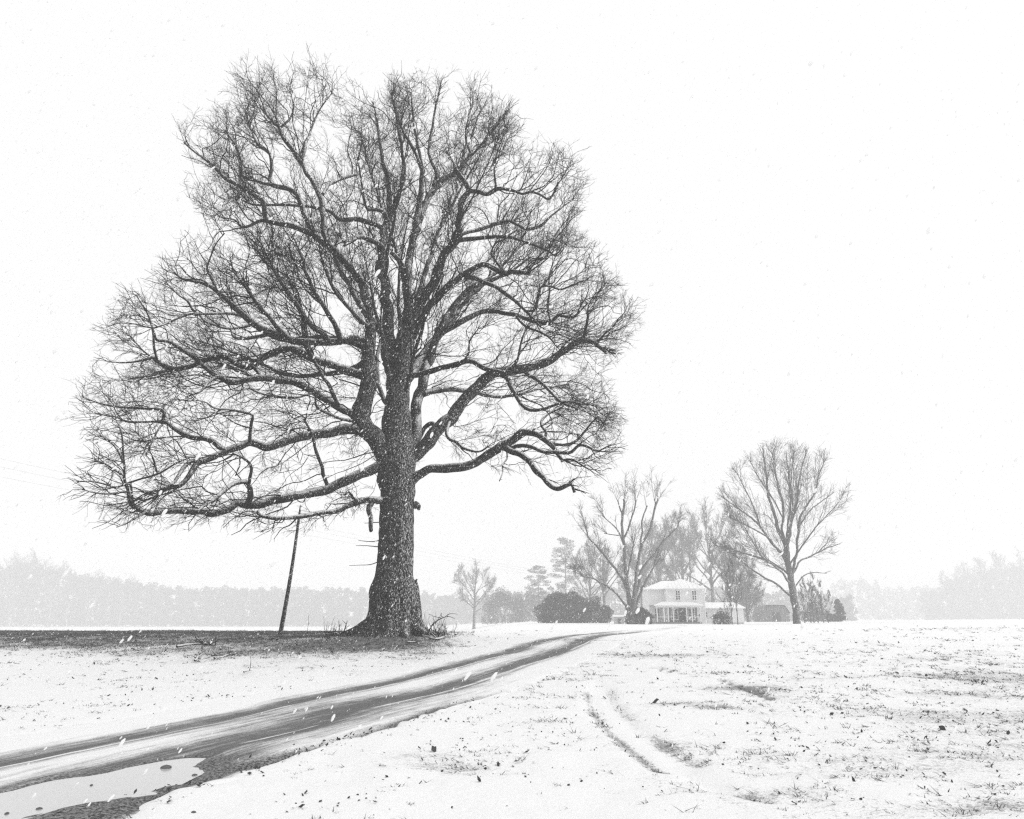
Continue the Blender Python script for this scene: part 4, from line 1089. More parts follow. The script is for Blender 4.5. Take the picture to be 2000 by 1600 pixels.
# trees behind and beside the house
put_tree('round', 926, 250, 1090, 20, 'lone small bare tree faint in the haze behind the oak', None, 0.4, 0.95)
put_tree('tall', 1182, 200, 1035, 20, 'slim bare tree rising behind the dark round bush', None, 1.0, 1.0)
GRP = 'bare trees crowded behind the farmhouse'
put_tree('dense', 1292, 240, 1012, 18, 'bushy bare tree behind the left end of the farmhouse roof', None, 0.2, 1.0)
put_tree('dense', 1338, 250, 1000, 18, 'twiggy grey bare tree directly behind the farmhouse roof', None, 2.1, 0.8)
put_tree('round', 1396, 225, 965, 20, 'forked bare tree between farmhouse and tall round-headed tree', None, 3.3, 0.72)
put_tree('dense', 1432, 185, 1055, 18, 'vine-choked bare tree overhanging the low white annex', None, 4.1, 0.95)
put_tree('dense', 1462, 180, 1085, 18, 'low bushy bare tree behind the annex roof end', None, 5.0, 0.9)
put_tree('dense', 1255, 235, 1060, 18, 'dense bare tree behind the topped tree\'s stems', None, 0.9, 1.0)
put_tree('tall', 1155, 210, 1062, 20, 'thin leafless tree between tall pine and topped tree', None, 2.7, 0.9)
for k, (px, Y, top) in enumerate([(1430, 108, 1078), (1441, 107, 1092)]):
    put_tree('sapling', px, Y, top, 10, ['thin sapling before the annex wall', 'taller-looking sapling before the annex\'s bright blank end'][k], None, k * 2.0, 0.55, 'sapling')
put_tree('sapling', 1424, 109, 1165, 10, 'short spindly sapling beside the annex shrub', None, 3.0, 1.0, 'sapling')
for k, (px, Y, top) in enumerate([(1572, 128, 1132), (1584, 132, 1120), (1598, 126, 1140), (1609, 130, 1128), (1618, 127, 1150), (1590, 135, 1108)]):
    put_tree('sapling', px, Y, top, 10, 'thin grey sapling in the thicket between tall tree and small cedar', 'saplings in the thicket', k * 1.3, 0.9, 'sapling')

# ------------------------------------------------------------------ evergreen masses: many small leaf faces in clumps
def leaf_cloud(clumps, n, size, squash=0.7):
    """clumps: (x,y,z,rx,ry,rz); returns small irregular triangles"""
    c = np.array(clumps, float)
    vol = (c[:, 3] * c[:, 4] * c[:, 5]) ** (2 / 3)
    k = rng.choice(len(c), n, p=vol / vol.sum())
    d = norm(rng.normal(size=(n, 3))) * (rng.random((n, 1)) ** 0.22)
    P = c[k, :3] + d * c[k, 3:]
    A = norm(rng.normal(size=(n, 3))); B = norm(np.cross(A, norm(rng.normal(size=(n, 3)))))
    s = size * rng.uniform(0.6, 1.5, (n, 1))
    V_ = np.stack([P + A * s, P - A * s * 0.6 + B * s * 0.7, P - A * s * 0.5 - B * s * 0.7], 1).reshape(-1, 3)
    return V_, np.arange(3 * n).reshape(-1, 3)

def stems_mesh(base_pts, top_pts, r):
    P = np.stack([base_pts, (base_pts + top_pts) / 2 + rng.normal(size=base_pts.shape) * 0.08, top_pts], 1)
    return tubes_many(P, np.repeat(np.array([[r, r * 0.8, r * 0.4]]), len(P), 0), 5)

def evergreen(name, px, Y, w_px, top, label, n, size, mat, shape='round', category='bush', trunk=True):
    b = base_at(px, Y); o = thing(name, b, label, category)
    h = pt(px, top, Y)[2] - b[2]; w = w_px * Y / 1471 / 2
    cl = []
    if shape == 'round':
        for q in range(34):
            a = rng.uniform(0, 6.28); rr_ = math.sqrt(rng.random()) * 0.72
            e = 1.0; z = h * (0.28 + 0.56 * (1 - (rr_ / 0.74) ** 2) * rng.uniform(0.35, 1.0)); a += 0.0
            cl.append((w * rr_ * e * math.cos(a), w * 0.7 * rr_ * e * math.sin(a), z, w * rng.uniform(0.20, 0.32), w * 0.28, h * rng.uniform(0.12, 0.19)))
        for q in range(14):
            a = q * 0.45; cl.append((w * 0.62 * math.cos(a), w * 0.4 * math.sin(a), h * 0.12, w * 0.25, w * 0.22, h * 0.14))
    elif shape == 'cone':
        for q in range(16):
            z = h * (0.06 + 0.9 * q / 16); e = (1 - z / h) ** 0.7
            for s in range(3):
                a = rng.uniform(0, 6.28); cl.append((w * 0.55 * e * math.cos(a), w * 0.55 * e * math.sin(a), z, w * (0.18 + 0.4 * e), w * (0.18 + 0.4 * e), h * 0.05))
    elif shape == 'pine':
        for q in range(15):
            z = h * (0.38 + 0.60 * q / 15); e = math.sin(min(1, (1.06 - z / h) * 2.1) * 1.5) * rng.uniform(0.6, 1.1)
            for s in range(3):
                a = q * 2.4 + s * 2.1; rr_ = rng.uniform(0.35, 0.85) * e
                cl.append((w * rr_ * math.cos(a), w * rr_ * math.sin(a), z + rng.normal() * h * 0.02, w * 0.24, w * 0.24, h * 0.024))
    V_, F_ = leaf_cloud(cl, n, size)
    mobj('foliage', mesh_np('foliage', V_, F_, mat), o, kind='stuff')
    if trunk:
        if shape == 'pine':
            MB().tube(np.array([(0, 0, -0.3), (0.1, 0, h * 0.5), (0, 0, h * 0.95)]), np.array([0.3, 0.22, 0.05]), 8).part('trunk', M['farbark'], o, True)
            mb = MB()
            for c in cl[::2]:
                mb.tube(np.array([(0, 0, c[2] - 0.5), (c[0] * .6, c[1] * .6, c[2] - 0.2), c[:3]]), np.array([0.09, 0.06, 0.03]), 5)
            mb.part('boughs', M['farbark'], o, True, kind='stuff')
        else:
            bp = np.array([(0.35 * w * math.cos(a), 0.2 * w * math.sin(a), -0.2) for a in np.arange(7) * 0.9])
            V_, F_ = stems_mesh(bp, np.array(cl)[:7, :3], 0.06)
            mobj('stems', mesh_np('stems', V_, F_, M['farbark']), o, kind='stuff')
    return o

evergreen('evergreen_bush', 1100, 140, 124, 1142, 'large dark rounded evergreen bush left of the farmhouse', 22000, 0.13, M['evergreen'])
evergreen('evergreen_bush', 1160, 142, 84, 1158, 'dark evergreen shrub between round bush and topped tree', 9000, 0.13, M['evergreen'])
evergreen('evergreen_bush', 1247, 113, 66, 1178, 'tangled shrub around the topped tree\'s base', 6000, 0.10, M['evergreen'])
evergreen('evergreen_bush', 1410, 110, 46, 1186, 'low scruffy shrub before the annex window', 1500, 0.10, M['evergreen'])
evergreen('pine_tree', 1106, 300, 84, 1046, 'tall pine with layered boughs faint behind the round bush', 9000, 0.17, M['pine'], 'pine', 'tree')
evergreen('pine_tree', 1052, 310, 66, 1101, 'shorter flat-topped pine left of the tall pine', 7000, 0.17, M['pine'], 'pine', 'tree')
evergreen('cedar_tree', 1641, 160, 30, 1168, 'small dark cedar at the thicket\'s right end', 3500, 0.13, M['evergreen'], 'cone', 'tree')
evergreen('evergreen_bush', 1625, 165, 34, 1196, 'low dark bush left of the small cedar', 2500, 0.11, M['evergreen'])
evergreen('thicket_bush', 985, 270, 110, 1140, 'hazy grey thicket beside the faint lone tree', 12000, 0.18, M['pine'])
evergreen('thicket_bush', 1035, 280, 90, 1130, 'hazy tall thicket below the shorter pine', 9000, 0.18, M['pine'])
evergreen('thicket_bush', 1455, 230, 90, 1130, 'grey brush filling the gap behind the annex', 9000, 0.16, M['pine'])
evergreen('thicket_bush', 1350, 260, 120, 1120, 'grey brush behind the farmhouse roof', 10000, 0.18, M['pine'])
evergreen('thicket_bush', 1595, 175, 70, 1172, 'low grey brush under the thicket saplings', 5000, 0.13, M['pine'])

# far woods: read as one mass each
def far_woods(label, cols, Y, tops, seed, per=300, spacing=13, size=1.0, rows=3, bare=0):
    r0 = np.random.default_rng(seed)
    parts = []
    x = cols[0]
    while x < cols[1]:
        for q in range(rows):
            px = x + r0.uniform(-8, 8); Yq = Y + q * 14 + r0.uniform(-5, 5)
            b = base_at(px, Yq)
            top = np.interp(px, [t[0] for t in tops], [t[1] for t in tops]) + r0.uniform(-4, 9)
            h = max(3.0, pt(px, top, Yq)[2] - b[2]); w = spacing * Yq / 1471 * r0.uniform(0.5, 0.8)
            cl = [(b[0] + r0.normal() * w * 0.5, b[1] + r0.normal() * w * 0.5, b[2] + h * z, w * e, w * e, h * 0.07) for z, e in ((0.08, .9), (.2, .9), (.33, .9), (.46, .9), (.6, .9), (.72, .85), (.83, .75), (.90, .6))]
            parts.append(leaf_cloud(cl, per, size))
            parts.append(tubes_many(np.array([[(b[0], b[1], b[2] - 0.5), (b[0], b[1], b[2] + h * 0.5), (b[0], b[1], b[2] + h * 0.93)]]), np.array([[0.3, 0.2, 0.05]]), 5))
        x += spacing
    V_, F_ = merge(parts)
    o = mobj('far_woods', mesh_np('far_woods', V_, F_, M['pine']), kind='stuff', label=label, category='woods')
    return o
far_woods('pale far-off treeline across the field left of the oak', (-330, 960), 600, [(-330, 1085), (0, 1100), (60, 1098), (120, 1108), (160, 1120), (250, 1132), (340, 1143), (500, 1146), (700, 1148), (850, 1156), (960, 1168)], 31, 420, 14, 0.95)
far_woods('pale far-off woods at the right edge of the field', (1818, 2340), 660, [(1815, 1156), (1850, 1140), (1900, 1120), (1960, 1108), (2000, 1105), (2340, 1090)], 32, 420, 14, 1.05, 3)
far_woods('barely visible woods beyond the gap right of the cedar', (1640, 1830), 800, [(1640, 1128), (1700, 1124), (1740, 1146), (1830, 1142)], 33, 260, 14, 1.2, 2)
far_woods('faint woods closing the view behind the farmhouse', (950, 1660), 480, [(950, 1160), (1010, 1150), (1300, 1135), (1500, 1150), (1660, 1160)], 34, 230, 15, 0.9, 2)
for k, (px, Y, top) in enumerate([(1880, 640, 1105), (1920, 640, 1088), (1955, 640, 1072), (1990, 640, 1082), (2030, 640, 1070)]):
    put_tree('round', px, Y, top, 20, 'hazy bare tree in the far woods at the field\'s right edge', 'bare trees in the right woods', k * 1.1, 0.9)
for k, (px, Y, top) in enumerate([(12, 590, 1066), (52, 592, 1078), (95, 585, 1086), (168, 588, 1108), (232, 590, 1118)]):
    put_tree('tall', px, Y, top, 20, 'ghostly bare tree rising above the far left treeline', 'bare trees in the left treeline', k * 1.7, 1.1)

# row of weeds at the far field's edge
wd = []
for px in np.arange(338, 520, 2.2):
    if rng.random() < 0.25: continue
    b = base_at(px + rng.uniform(-1, 1), 175 + rng.uniform(-4, 4))
    hgt = rng.uniform(0.3, 1.5)
    for q in range(7):
        wd.append((b, b + np.array([rng.normal() * 0.25, rng.normal() * 0.2, hgt * rng.uniform(0.5, 1.0)])))
A = np.array([a for a, _ in wd]); B = np.array([b for _, b in wd])
V_, F_ = spikes_many(A, B, np.full(len(A), 0.05))
mobj('weeds', mesh_np('weeds', V_, F_, M['deadgrass']), kind='stuff', label='sparse dead weeds along the far edge of the left field', category='weeds')

# ------------------------------------------------------------------ farmhouse
HY = 125.0
HB = base_at(1342.5, HY)
HB[2] -= 0.15
house = thing('farmhouse', HB, 'white two-storey farmhouse with snowy hip roof and front porch', 'house')
ZW = 5.75
def hip(mb, x0, x1, y0, y1, z, rise, over=0.45, th=0.12, ridge='auto'):
    x0 -= over; x1 += over; y0 -= over; y1 += over
    w, d = x1 - x0, y1 - y0
    if w >= d: r = [(x0 + d / 2, (y0 + y1) / 2), (x1 - d / 2, (y0 + y1) / 2)]
    else: r = [((x0 + x1) / 2, y0 + w / 2), ((x0 + x1) / 2, y1 - w / 2)]
    V = [(x0, y0, z), (x1, y0, z), (x1, y1, z), (x0, y1, z), (x0, y0, z + th), (x1, y0, z + th), (x1, y1, z + th), (x0, y1, z + th), (*r[0], z + th + rise), (*r[1], z + th + rise)]
    F = [(3, 2, 1, 0), (0, 1, 5, 4), (1, 2, 6, 5), (2, 3, 7, 6), (3, 0, 4, 7)]
    if w >= d: F += [(4, 5, 9, 8), (5, 6, 9), (6, 7, 8, 9), (7, 4, 8)]
    else: F += [(4, 5, 8), (5, 6, 9, 8), (6, 7, 9), (7, 4, 8, 9)]
    return mb.poly(V, F)
# walls (front faces -y)
MB().box(-3.1, 3.1, 0, 5.2, -0.2, ZW).part('wall', M['paint'], house)
MB().box(-5.85, -3.1, 2.2, 8.2, -0.2, ZW).part('wall', M['paint'], house, label='recessed side wall of the left bay')
MB().box(-3.1, 3.1, 5.2, 8.2, -0.2, ZW - 0.01).part('wall', M['paint'], house)
# clapboards on the front block
for k in range(26):
    z = 0.15 + k * 0.215
    if z < ZW - 0.2:
        MB().poly([(-3.1, -0.003, z), (3.1, -0.003, z), (3.1, -0.003, z + 0.2), (-3.1, -0.003, z + 0.2), (-3.1, -0.03, z), (3.1, -0.03, z)], [(4, 5, 2, 3), (0, 1, 5, 4), (0, 4, 3), (1, 2, 5)]).part('clapboard', M['paint'], house)
for x in (-3.1, 3.1):
    MB().box(x - 0.09, x + 0.09, -0.05, 0.06, -0.2, ZW).part('corner_board', M['trim'], house)
MB().box(-3.3, 3.3, -0.06, 0.05, ZW - 0.28, ZW - 0.003).part('frieze_board', M['trim'], house)
rf = hip(MB(), -3.1, 3.1, 0, 8.2, ZW, 1.72).part('roof', M['snow'], house)
rf2 = hip(MB(), -5.85, 3.0, 2.2, 8.2, ZW - 0.02, 1.45).part('roof', M['snow'], house)
# standing seams on the front slope
for k in range(-4, 5):
    x = k * 0.7
    a = abs(x) / 3.55
    y_e, z_e = -0.45, ZW + 0.13
    y_t = -0.45 + 3.55 * (1 - a); z_t = ZW + 0.13 + 1.72 * (1 - a)
    if 1 - a > 0.08:
        MB().tube(np.array([(x, y_e, z_e), (x, y_t, z_t)]), np.array([0.035, 0.035]), 5).part('seam', M['trim'], rf, True)
# upper windows, each with frame, sashes and panes
def window(parent, cx, zc, w, h, y, cols=2, rows_=4, name='window'):
    f = MB()
    f.box(cx - w / 2 - .1, cx - w / 2, y - .06, y + .02, zc - h / 2 - .1, zc + h / 2 + .1)
    f.box(cx + w / 2, cx + w / 2 + .1, y - .06, y + .02, zc - h / 2 - .1, zc + h / 2 + .1)
    f.box(cx - w / 2, cx + w / 2, y - .06, y + .02, zc + h / 2, zc + h / 2 + .1)
    f.box(cx - w / 2, cx + w / 2, y - .06, y + .02, zc - h / 2 - .1, zc - h / 2)
    o = f.part(name, M['trim'], parent)
    cw, ch = w / cols, h / rows_
    for i_ in range(cols):
        for j_ in range(rows_):
            MB().box(cx - w / 2 + cw * i_ + .015, cx - w / 2 + cw * (i_ + 1) - .015, y - .035, y - .02, zc - h / 2 + ch * j_ + .015, zc - h / 2 + ch * (j_ + 1) - .015).part('pane', M['glass'], o)
    mb = MB()
    for i_ in range(1, cols): mb.box(cx - w / 2 + cw * i_ - .05, cx - w / 2 + cw * i_ + .05, y - .05, y - .018, zc - h / 2, zc + h / 2)
    for j_ in range(1, rows_): mb.box(cx - w / 2, cx + w / 2, y - .047, y - .017, zc - h / 2 + ch * j_ - (.05 if j_ == rows_ // 2 else .018), zc - h / 2 + ch * j_ + (.05 if j_ == rows_ // 2 else .018))
    mb.part('muntins', M['trim'], o)
    MB().box(cx - w / 2 - .14, cx + w / 2 + .14, y - .12, y + .02, zc - h / 2 - .16, zc - h / 2 - .103).part('sill', M['trim'], o)
for cx in (-1.32, 1.42):
    window(house, cx, 4.72, 0.66, 1.45, -0.03)
window(house, -2.05, 1.7, 1.0, 1.7, -0.05); window(house, 0.75, 1.7, 1.0, 1.7, -0.05)
window(house, -4.5, 1.75, 0.75, 1.6, 2.17)
MB().box(-3.0, 1.7, -0.045, -0.032, 0.42, 2.7).part('porch_shade_panel', M['oldwood'], house)  # dark panel over the white wall: shade inside the porch, put into the colour
MB().box(-1.15, -0.25, -0.09, -0.046, 0.45, 2.55).part('door', M['dark'], house)
MB().box(2.0, 2.22, -0.07, 0.0, 1.25, 1.65).part('meter_box', M['oldwood'], house)
MB().box(-3.0, 3.0, -0.035, 5.1, -0.25, 0.12).part('foundation', M['oldwood'], house)
# porch
px0, px1 = -5.55, 1.85
porch = MB().box(px0, px1, -2.3, -0.04, -0.2, 0.42).part('porch', M['oldwood'], house)
MB().box(px0, -3.2, -0.04, 2.16, -0.2, 0.415).part('porch_floor', M['oldwood'], porch)
MB().box(px0 - .1, px1 + .1, -2.4, -2.2, 2.72, 2.98).part('beam', M['trim'], porch)
for x in (-5.4, -4.25, -3.55, -2.75, -0.55, 0.32, 1.7):
    MB().box(x - .075, x + .075, -2.37, -2.23, 0.42, 2.72).part('post', M['trim'], porch)
for x0_, x1_ in ((-5.4, -4.25), (-4.25, -3.55), (-3.55, -2.75), (-0.55, 0.32), (0.32, 1.7)):
    MB().box(x0_ + .08, x1_ - .08, -2.33, -2.27, 1.18, 1.26).part('rail', M['trim'], porch)
pr = MB()
z0 = 2.98
Vp_ = [(px0 - .4, -2.75, z0), (px1 + .4, -2.75, z0), (px1 + .4, 0.0, z0), (px0 - .4, 2.2, z0), (px0 + 1.6, -0.05, z0 + .72), (px1 - 1.1, -0.05, z0 + .72), (px0 - .4, -2.75, z0 + .12), (px1 + .4, -2.75, z0 + .12), (px1 + .4, -.03, z0 + .12), (px0 - .4, 2.18, z0 + .12), (-3.15, -0.05, z0 + .72), (-3.15, 2.18, z0 + .6)]
pr.poly(Vp_, [(0, 3, 2, 1), (0, 1, 7, 6), (6, 7, 5, 4), (7, 8, 5), (1, 2, 8, 7), (6, 4, 11, 9), (4, 5, 11)])
pr.part('porch_roof', M['snow'], house)
# low annex on the right
MB().box(3.1, 7.5, 3.0, 7.0, -0.2, 2.62).part('wall', M['paint'], house, label='low annex wall')
MB().box(7.5, 10.15, 2.2, 7.0, 0.28, 2.62).part('wall', M['paint'], house, label='bright blank end of the annex')
MB().box(7.6, 10.05, 2.3, 6.9, -0.2, 0.28).part('foundation', M['oldwood'], house)
ax = MB()
ax.poly([(3.1, 1.9, 2.62), (10.5, 1.9, 2.62), (10.5, 7.4, 2.62), (3.1, 7.4, 2.62), (3.1, 4.6, 3.65), (9.6, 4.6, 3.65), (3.1, 1.9, 2.74), (10.5, 1.9, 2.74), (10.5, 7.4, 2.74), (3.1, 7.4, 2.74)], [(3, 2, 1, 0), (0, 1, 7, 6), (6, 7, 5, 4), (1, 2, 8, 7), (7, 8, 5), (8, 9, 4, 5), (2, 3, 9, 8), (0, 6, 4, 9, 3)])
ax.part('roof', M['snow'], house, label='snow-covered annex roof')
window(house, 3.95, 1.62, 0.42, 0.85, 2.97, 1, 2); window(house, 6.35, 1.55, 0.62, 0.42, 2.97, 2, 1)

# three thin wires sagging from the roadside line to the house's left eave
for k, (y0, lb) in enumerate([(838, 'topmost thin wire'), (857, 'middle thin wire'), (880, 'lowest thin wire')]):
    a_ = pt(-260, y0, 52.0); b_ = HB + np.array([-5.9, 2.4, 5.6 - 0.15 * k])
    u_ = np.linspace(0, 1, 40)[:, None]
    L_ = a_ * (1 - u_) + b_ * u_ - np.array([0, 0, 1.0]) * 2.2 * u_ * (1 - u_)
    V_, F_ = tube(L_ - b_, np.full(40, 0.004), 5)
    o = mobj('overhead_wire', mesh_np('overhead_wire', V_, F_, M['twig']), label=lb + ' running past the oak to the farmhouse eave', category='wire')
    o.location = b_

# small shed by the topped tree, and the grey barn
sb = base_at(1209, 121)
shed = thing('small_shed', sb, 'tiny pale shed with snowy lid left of the topped tree', 'shed')
MB().box(-0.75, 0.75, -0.6, 0.6, -0.1, 1.05).part('wall', M['grey_boards'], shed)
MB().poly([(-0.9, -0.75, 1.05), (0.9, -0.75, 1.05), (0.9, 0.75, 1.05), (-0.9, 0.75, 1.05), (-0.9, -0.75, 1.13), (0.9, -0.75, 1.13), (0.9, 0.75, 1.35), (-0.9, 0.75, 1.35)], [(3, 2, 1, 0), (0, 1, 5, 4), (1, 2, 6, 5), (2, 3, 7, 6), (3, 0, 4, 7), (4, 5, 6, 7)]).part('roof', M['snow'], shed)
MB().box(-0.25, 0.25, -0.64, -0.6, -0.1, 0.8).part('door', M['oldwood'], shed)
bb = base_at(1517, 190)
barn = thing('barn', bb, 'weathered grey barn half hidden behind the tall tree\'s trunk', 'barn')
w2 = 3.4
MB().poly([(-w2, 0, -.3), (w2, 0, -.3), (w2, 0, 2.2), (2.3, 0, 3.9), (-2.3, 0, 3.9), (-w2, 0, 2.2), (-w2, 7, -.3), (w2, 7, -.3), (w2, 7, 2.2), (2.3, 7, 3.9), (-2.3, 7, 3.9), (-w2, 7, 2.2)], [(5, 4, 3, 2, 1, 0), (6, 7, 8, 9, 10, 11), (0, 6, 11, 5), (1, 2, 8, 7), (0, 1, 7, 6), (5, 11, 10, 4), (2, 3, 9, 8), (4, 10, 9, 3)]).part('wall', M['oldwood'], barn)
for k in range(12):
    x = -w2 + 0.28 + k * 0.56
    MB().box(x - .26, x + .26, -0.04, -0.003, -.2, 2.15 if abs(x) > 2.6 else 3.5).part('board', M['oldwood'], barn)
MB().box(-1.0, 1.0, -0.09, -0.045, -.1, 2.3).part('door', M['dark'], barn)
MB().poly([(-w2 - .2, -.25, 2.05), (-2.35, -.25, 4.0), (2.35, -.25, 4.0), (w2 + .2, -.25, 2.05), (-w2 - .2, 7.2, 2.05), (-2.35, 7.2, 4.0), (2.35, 7.2, 4.0), (w2 + .2, 7.2, 2.05), (-w2 - .2, -.25, 2.17), (-2.35, -.25, 4.14), (2.35, -.25, 4.14), (w2 + .2, -.25, 2.17), (-w2 - .2, 7.2, 2.17), (-2.35, 7.2, 4.14), (2.35, 7.2, 4.14), (w2 + .2, 7.2, 2.17)], [(0, 1, 5, 4), (1, 2, 6, 5), (2, 3, 7, 6), (8, 12, 13, 9), (9, 13, 14, 10), (10, 14, 15, 11), (0, 8, 9, 1), (1, 9, 10, 2), (2, 10, 11, 3), (0, 4, 12, 8), (3, 11, 15, 7)]).part('roof', M['oldwood'], barn)

# ------------------------------------------------------------------ fallen branches and sprouts round the oak
def branch_thing(path, r, label, name='fallen_branch', twigs=6, tl_=0.5, group=None, lift=0.04):
    P = np.array([ground_at(*q) for q in path]) if len(path[0]) == 2 else np.array(path, float)
    b = P[0].copy(); o = thing(name, b, label, 'branch', group)
    L = smooth_line(P, 0.08)
    if len(path[0]) == 2: L[:, 2] = ground_z(L[:, 0], L[:, 1]) + lift + 0.05 * vnoise(np.arange(len(L)) * 0.2, r * 99, 0, 3)
    MB().tube(L - b, np.linspace(r, r * 0.35, len(L)), 6).part('stem', M['limb'], o, True)
    n = twigs; k = rng.integers(len(L) // 4, len(L), n)
    D = norm(rng.normal(size=(n, 3)) + np.array([0, 0, 0.5])); D[:, 2] = np.abs(D[:, 2]) * 0.6
    Pt, c = grow(L[k] - b, D, rng.uniform(0.4, 1.1, n) * tl_, 5, 0.2, 0.02, None, 0)
    V_, F_ = tubes_many(Pt, taper(c, 6, np.full(n, r * 0.4), np.full(n, r * 0.15)), 4)
    mobj('twigs', mesh_np('twigs', V_, F_, M['twig']), o, kind='stuff')
    return o
def up_path(px, Y, pts):
    return [pt(x, y, Y) for x, y in pts]
branch_thing(up_path(0, 29, [(835, 1244), (839, 1230), (848, 1217), (862, 1208), (876, 1204), (888, 1208)]), 0.035, 'arching bare twig standing in the brush pile by the trunk', 'fallen_branch', 5, 0.6)
branch_thing([(826, 1236), (845, 1243), (868, 1250)], 0.06, 'thick fallen limb in the brush pile right of the trunk', twigs=7)
branch_thing([(838, 1252), (856, 1252), (872, 1244)], 0.045, 'curved dead branch at the edge of the brush pile', twigs=5)
branch_thing([(815, 1240), (830, 1246), (850, 1247)], 0.05, 'short broken limb against the trunk\'s right root', twigs=6)
branch_thing([(846, 1236), (858, 1241), (880, 1246)], 0.04, 'slim dead branch lying across the brush pile', twigs=6)
branch_thing([(889, 1243), (895, 1240), (905, 1240)], 0.03, 'small hooked stick lying alone in the snow beyond the brush pile', twigs=1)
branch_thing([(795, 1259), (812, 1258), (828, 1262)], 0.03, 'thin curved stick in the snow before the trunk', twigs=2)
branch_thing(up_path(0, 28.6, [(640, 1247), (646, 1240), (657, 1236), (663, 1242)]), 0.05, 'dark kinked dead branch left of the oak\'s roots', twigs=6)
branch_thing(up_path(0, 29.2, [(671, 1242), (673, 1230), (676, 1220), (679, 1211)]), 0.03, 'upright twisted twig left of the oak\'s trunk', twigs=2)
branch_thing([(380, 1296), (388, 1286), (398, 1279)], 0.035, 'forked stick poking from the left lawn snow', twigs=3)
branch_thing([(418, 1291), (435, 1287), (452, 1282)], 0.035, 'long thin stick lying on the left lawn', twigs=4)
branch_thing([(514, 1252), (528, 1251), (545, 1253)], 0.03, 'crooked stick in the dark grass near the leaning pole', twigs=4)
branch_thing([(515, 1275), (520, 1270), (528, 1267)], 0.025, 'short stick on the lawn below the leaning pole', twigs=2)
branch_thing([(476, 1318), (482, 1315), (492, 1314)], 0.025, 'small twig on the smooth snow above the track', twigs=1)
branch_thing([(345, 1268), (380, 1262), (420, 1264)], 0.05, 'low dark brushy limb lying in the crest grass', twigs=12, tl_=0.7)

def sprout(px, Y, n, h, label, group=None):
    b = base_at(px, Y); o = thing('sprout_clump', b, label, 'sprouts', group)
    P0 = np.stack([rng.normal(size=n) * 0.35, rng.normal(size=n) * 0.2, np.full(n, -0.05)], -1)
    Pt, c = grow(P0, np.stack([rng.normal(size=n) * 0.3, rng.normal(size=n) * 0.3, np.ones(n)], -1), rng.uniform(0.4, 1.0, n) * h, 7, 0.12, 0.05, None, 0)
    A = tubes_many(Pt, taper(c, 8, np.full(n, 0.010), np.full(n, 0.004)), 3)
    _, p, d, _ = children(Pt, c, 4.0, 0.3, (0.4, 0.8))
    B = spikes_many(p, p + d * rng.uniform(0.1, 0.3, (len(p), 1)), np.full(len(p), 0.005))
    V_, F_ = merge([A, B])
    mobj('stems', mesh_np('stems', V_, F_, M['twig']), o, kind='stuff')
sprout(648, 29.3, 9, 0.9, 'bare twiggy sprouts left of the oak\'s spreading root')
sprout(664, 29.0, 9, 0.7, 'low twiggy sprouts between kinked branch and oak root')
sprout(690, 28.8, 8, 0.5, 'short twigs sprouting from the oak\'s left root')
sprout(835, 30.2, 16, 1.0, 'thin upright sprouts close to the trunk\'s right side')
sprout(850, 30.0, 14, 0.9, 'straw-thin sprouts behind the brush pile')
sprout(866, 29.8, 12, 0.7, 'loose grassy sprouts at the brush pile\'s right end')

# ------------------------------------------------------------------ grass and leaves
def scatter(n, xr, yr, fn, chunk=400000, power=1.25):
    X = rng.uniform(*xr, chunk); Y = yr[0] + (yr[1] - yr[0]) * rng.random(chunk) ** power
    ok = (np.abs(X / np.maximum(Y, 1)) < 0.95)
    X, Y = X[ok], Y[ok]
    w = fn(X, Y); k = rng.random(len(X)) < w
    X, Y = X[k][:n], Y[k][:n]
    return X, Y
def surface(X, Y):
    z = ground_z(X, Y) + (1 - S(25, 60, np.hypot(X, Y))) * (fbm(X * 2.3, Y * 2.3, 0, 31, 3) - 0.5) * 0.085
    for L, w, s in RUTG: z = z - 0.05 * np.exp(-(seg_dist(X, Y, L) / (w * 1.1)) ** 2)
    return z + 0.16 * np.exp(-(((X - moundc[0]) / 1.6) ** 2 + ((Y - moundc[1]) / .6) ** 2))
def grass_density(X, Y):
    rd = road_dist(X, Y)
    v = bare_value(X, Y)
    cl = fbm(X * 1.7, Y * 1.7, 0, 71, 3)
    d = S(0.02, 0.75, v + 0.9 * (cl - 0.45))
    thin_ = 1 - 0.88 * S(17, 40, Y) * (X / Y > -0.05)
    return (d * (np.abs(rd) > 2.3) * 0.9 + 0.02 * (np.abs(rd) > 2.4)) * thin_ * (1 - S(48, 64, Y))
X, Y = scatter(24000, (-40, 45), (3.0, 64), grass_density, 700000, 2.0)
n0 = len(X)
nb = rng.integers(3, 8, n0)
src = np.repeat(np.arange(n0), nb); n = len(src)
tuft = rng.lognormal(-0.12, 0.38, n0)[src]; dirx = (rng.normal(size=(n0, 2)) * 0.5 + np.array([-0.4, 0]))[src]
rd = np.hypot(X, Y)[src]
X = X[src] + rng.normal(size=n) * 0.018 * (1 + rd * 0.05); Y = Y[src] + rng.normal(size=n) * 0.018 * (1 + rd * 0.05)
lean = rng.normal(size=(n, 2)) * 0.9 + dirx
hgt = rng.uniform(0.008, 0.034, n) * tuft * (1 + 0.25 * (X > 0)) * (0.9 + rd / 45)
B0 = np.stack([X, Y, surface(X, Y) - 0.004], -1)
TIP = B0 + np.stack([lean[:, 0] * hgt * 1.5, lean[:, 1] * hgt * 1.5, hgt], -1)
side = norm(np.stack([rng.normal(size=n), rng.normal(size=n), np.zeros(n)], -1)) * (0.0028 + rd * 0.00038)[:, None]
V_ = np.stack([B0 - side, B0 + side, TIP], 1).reshape(-1, 3)
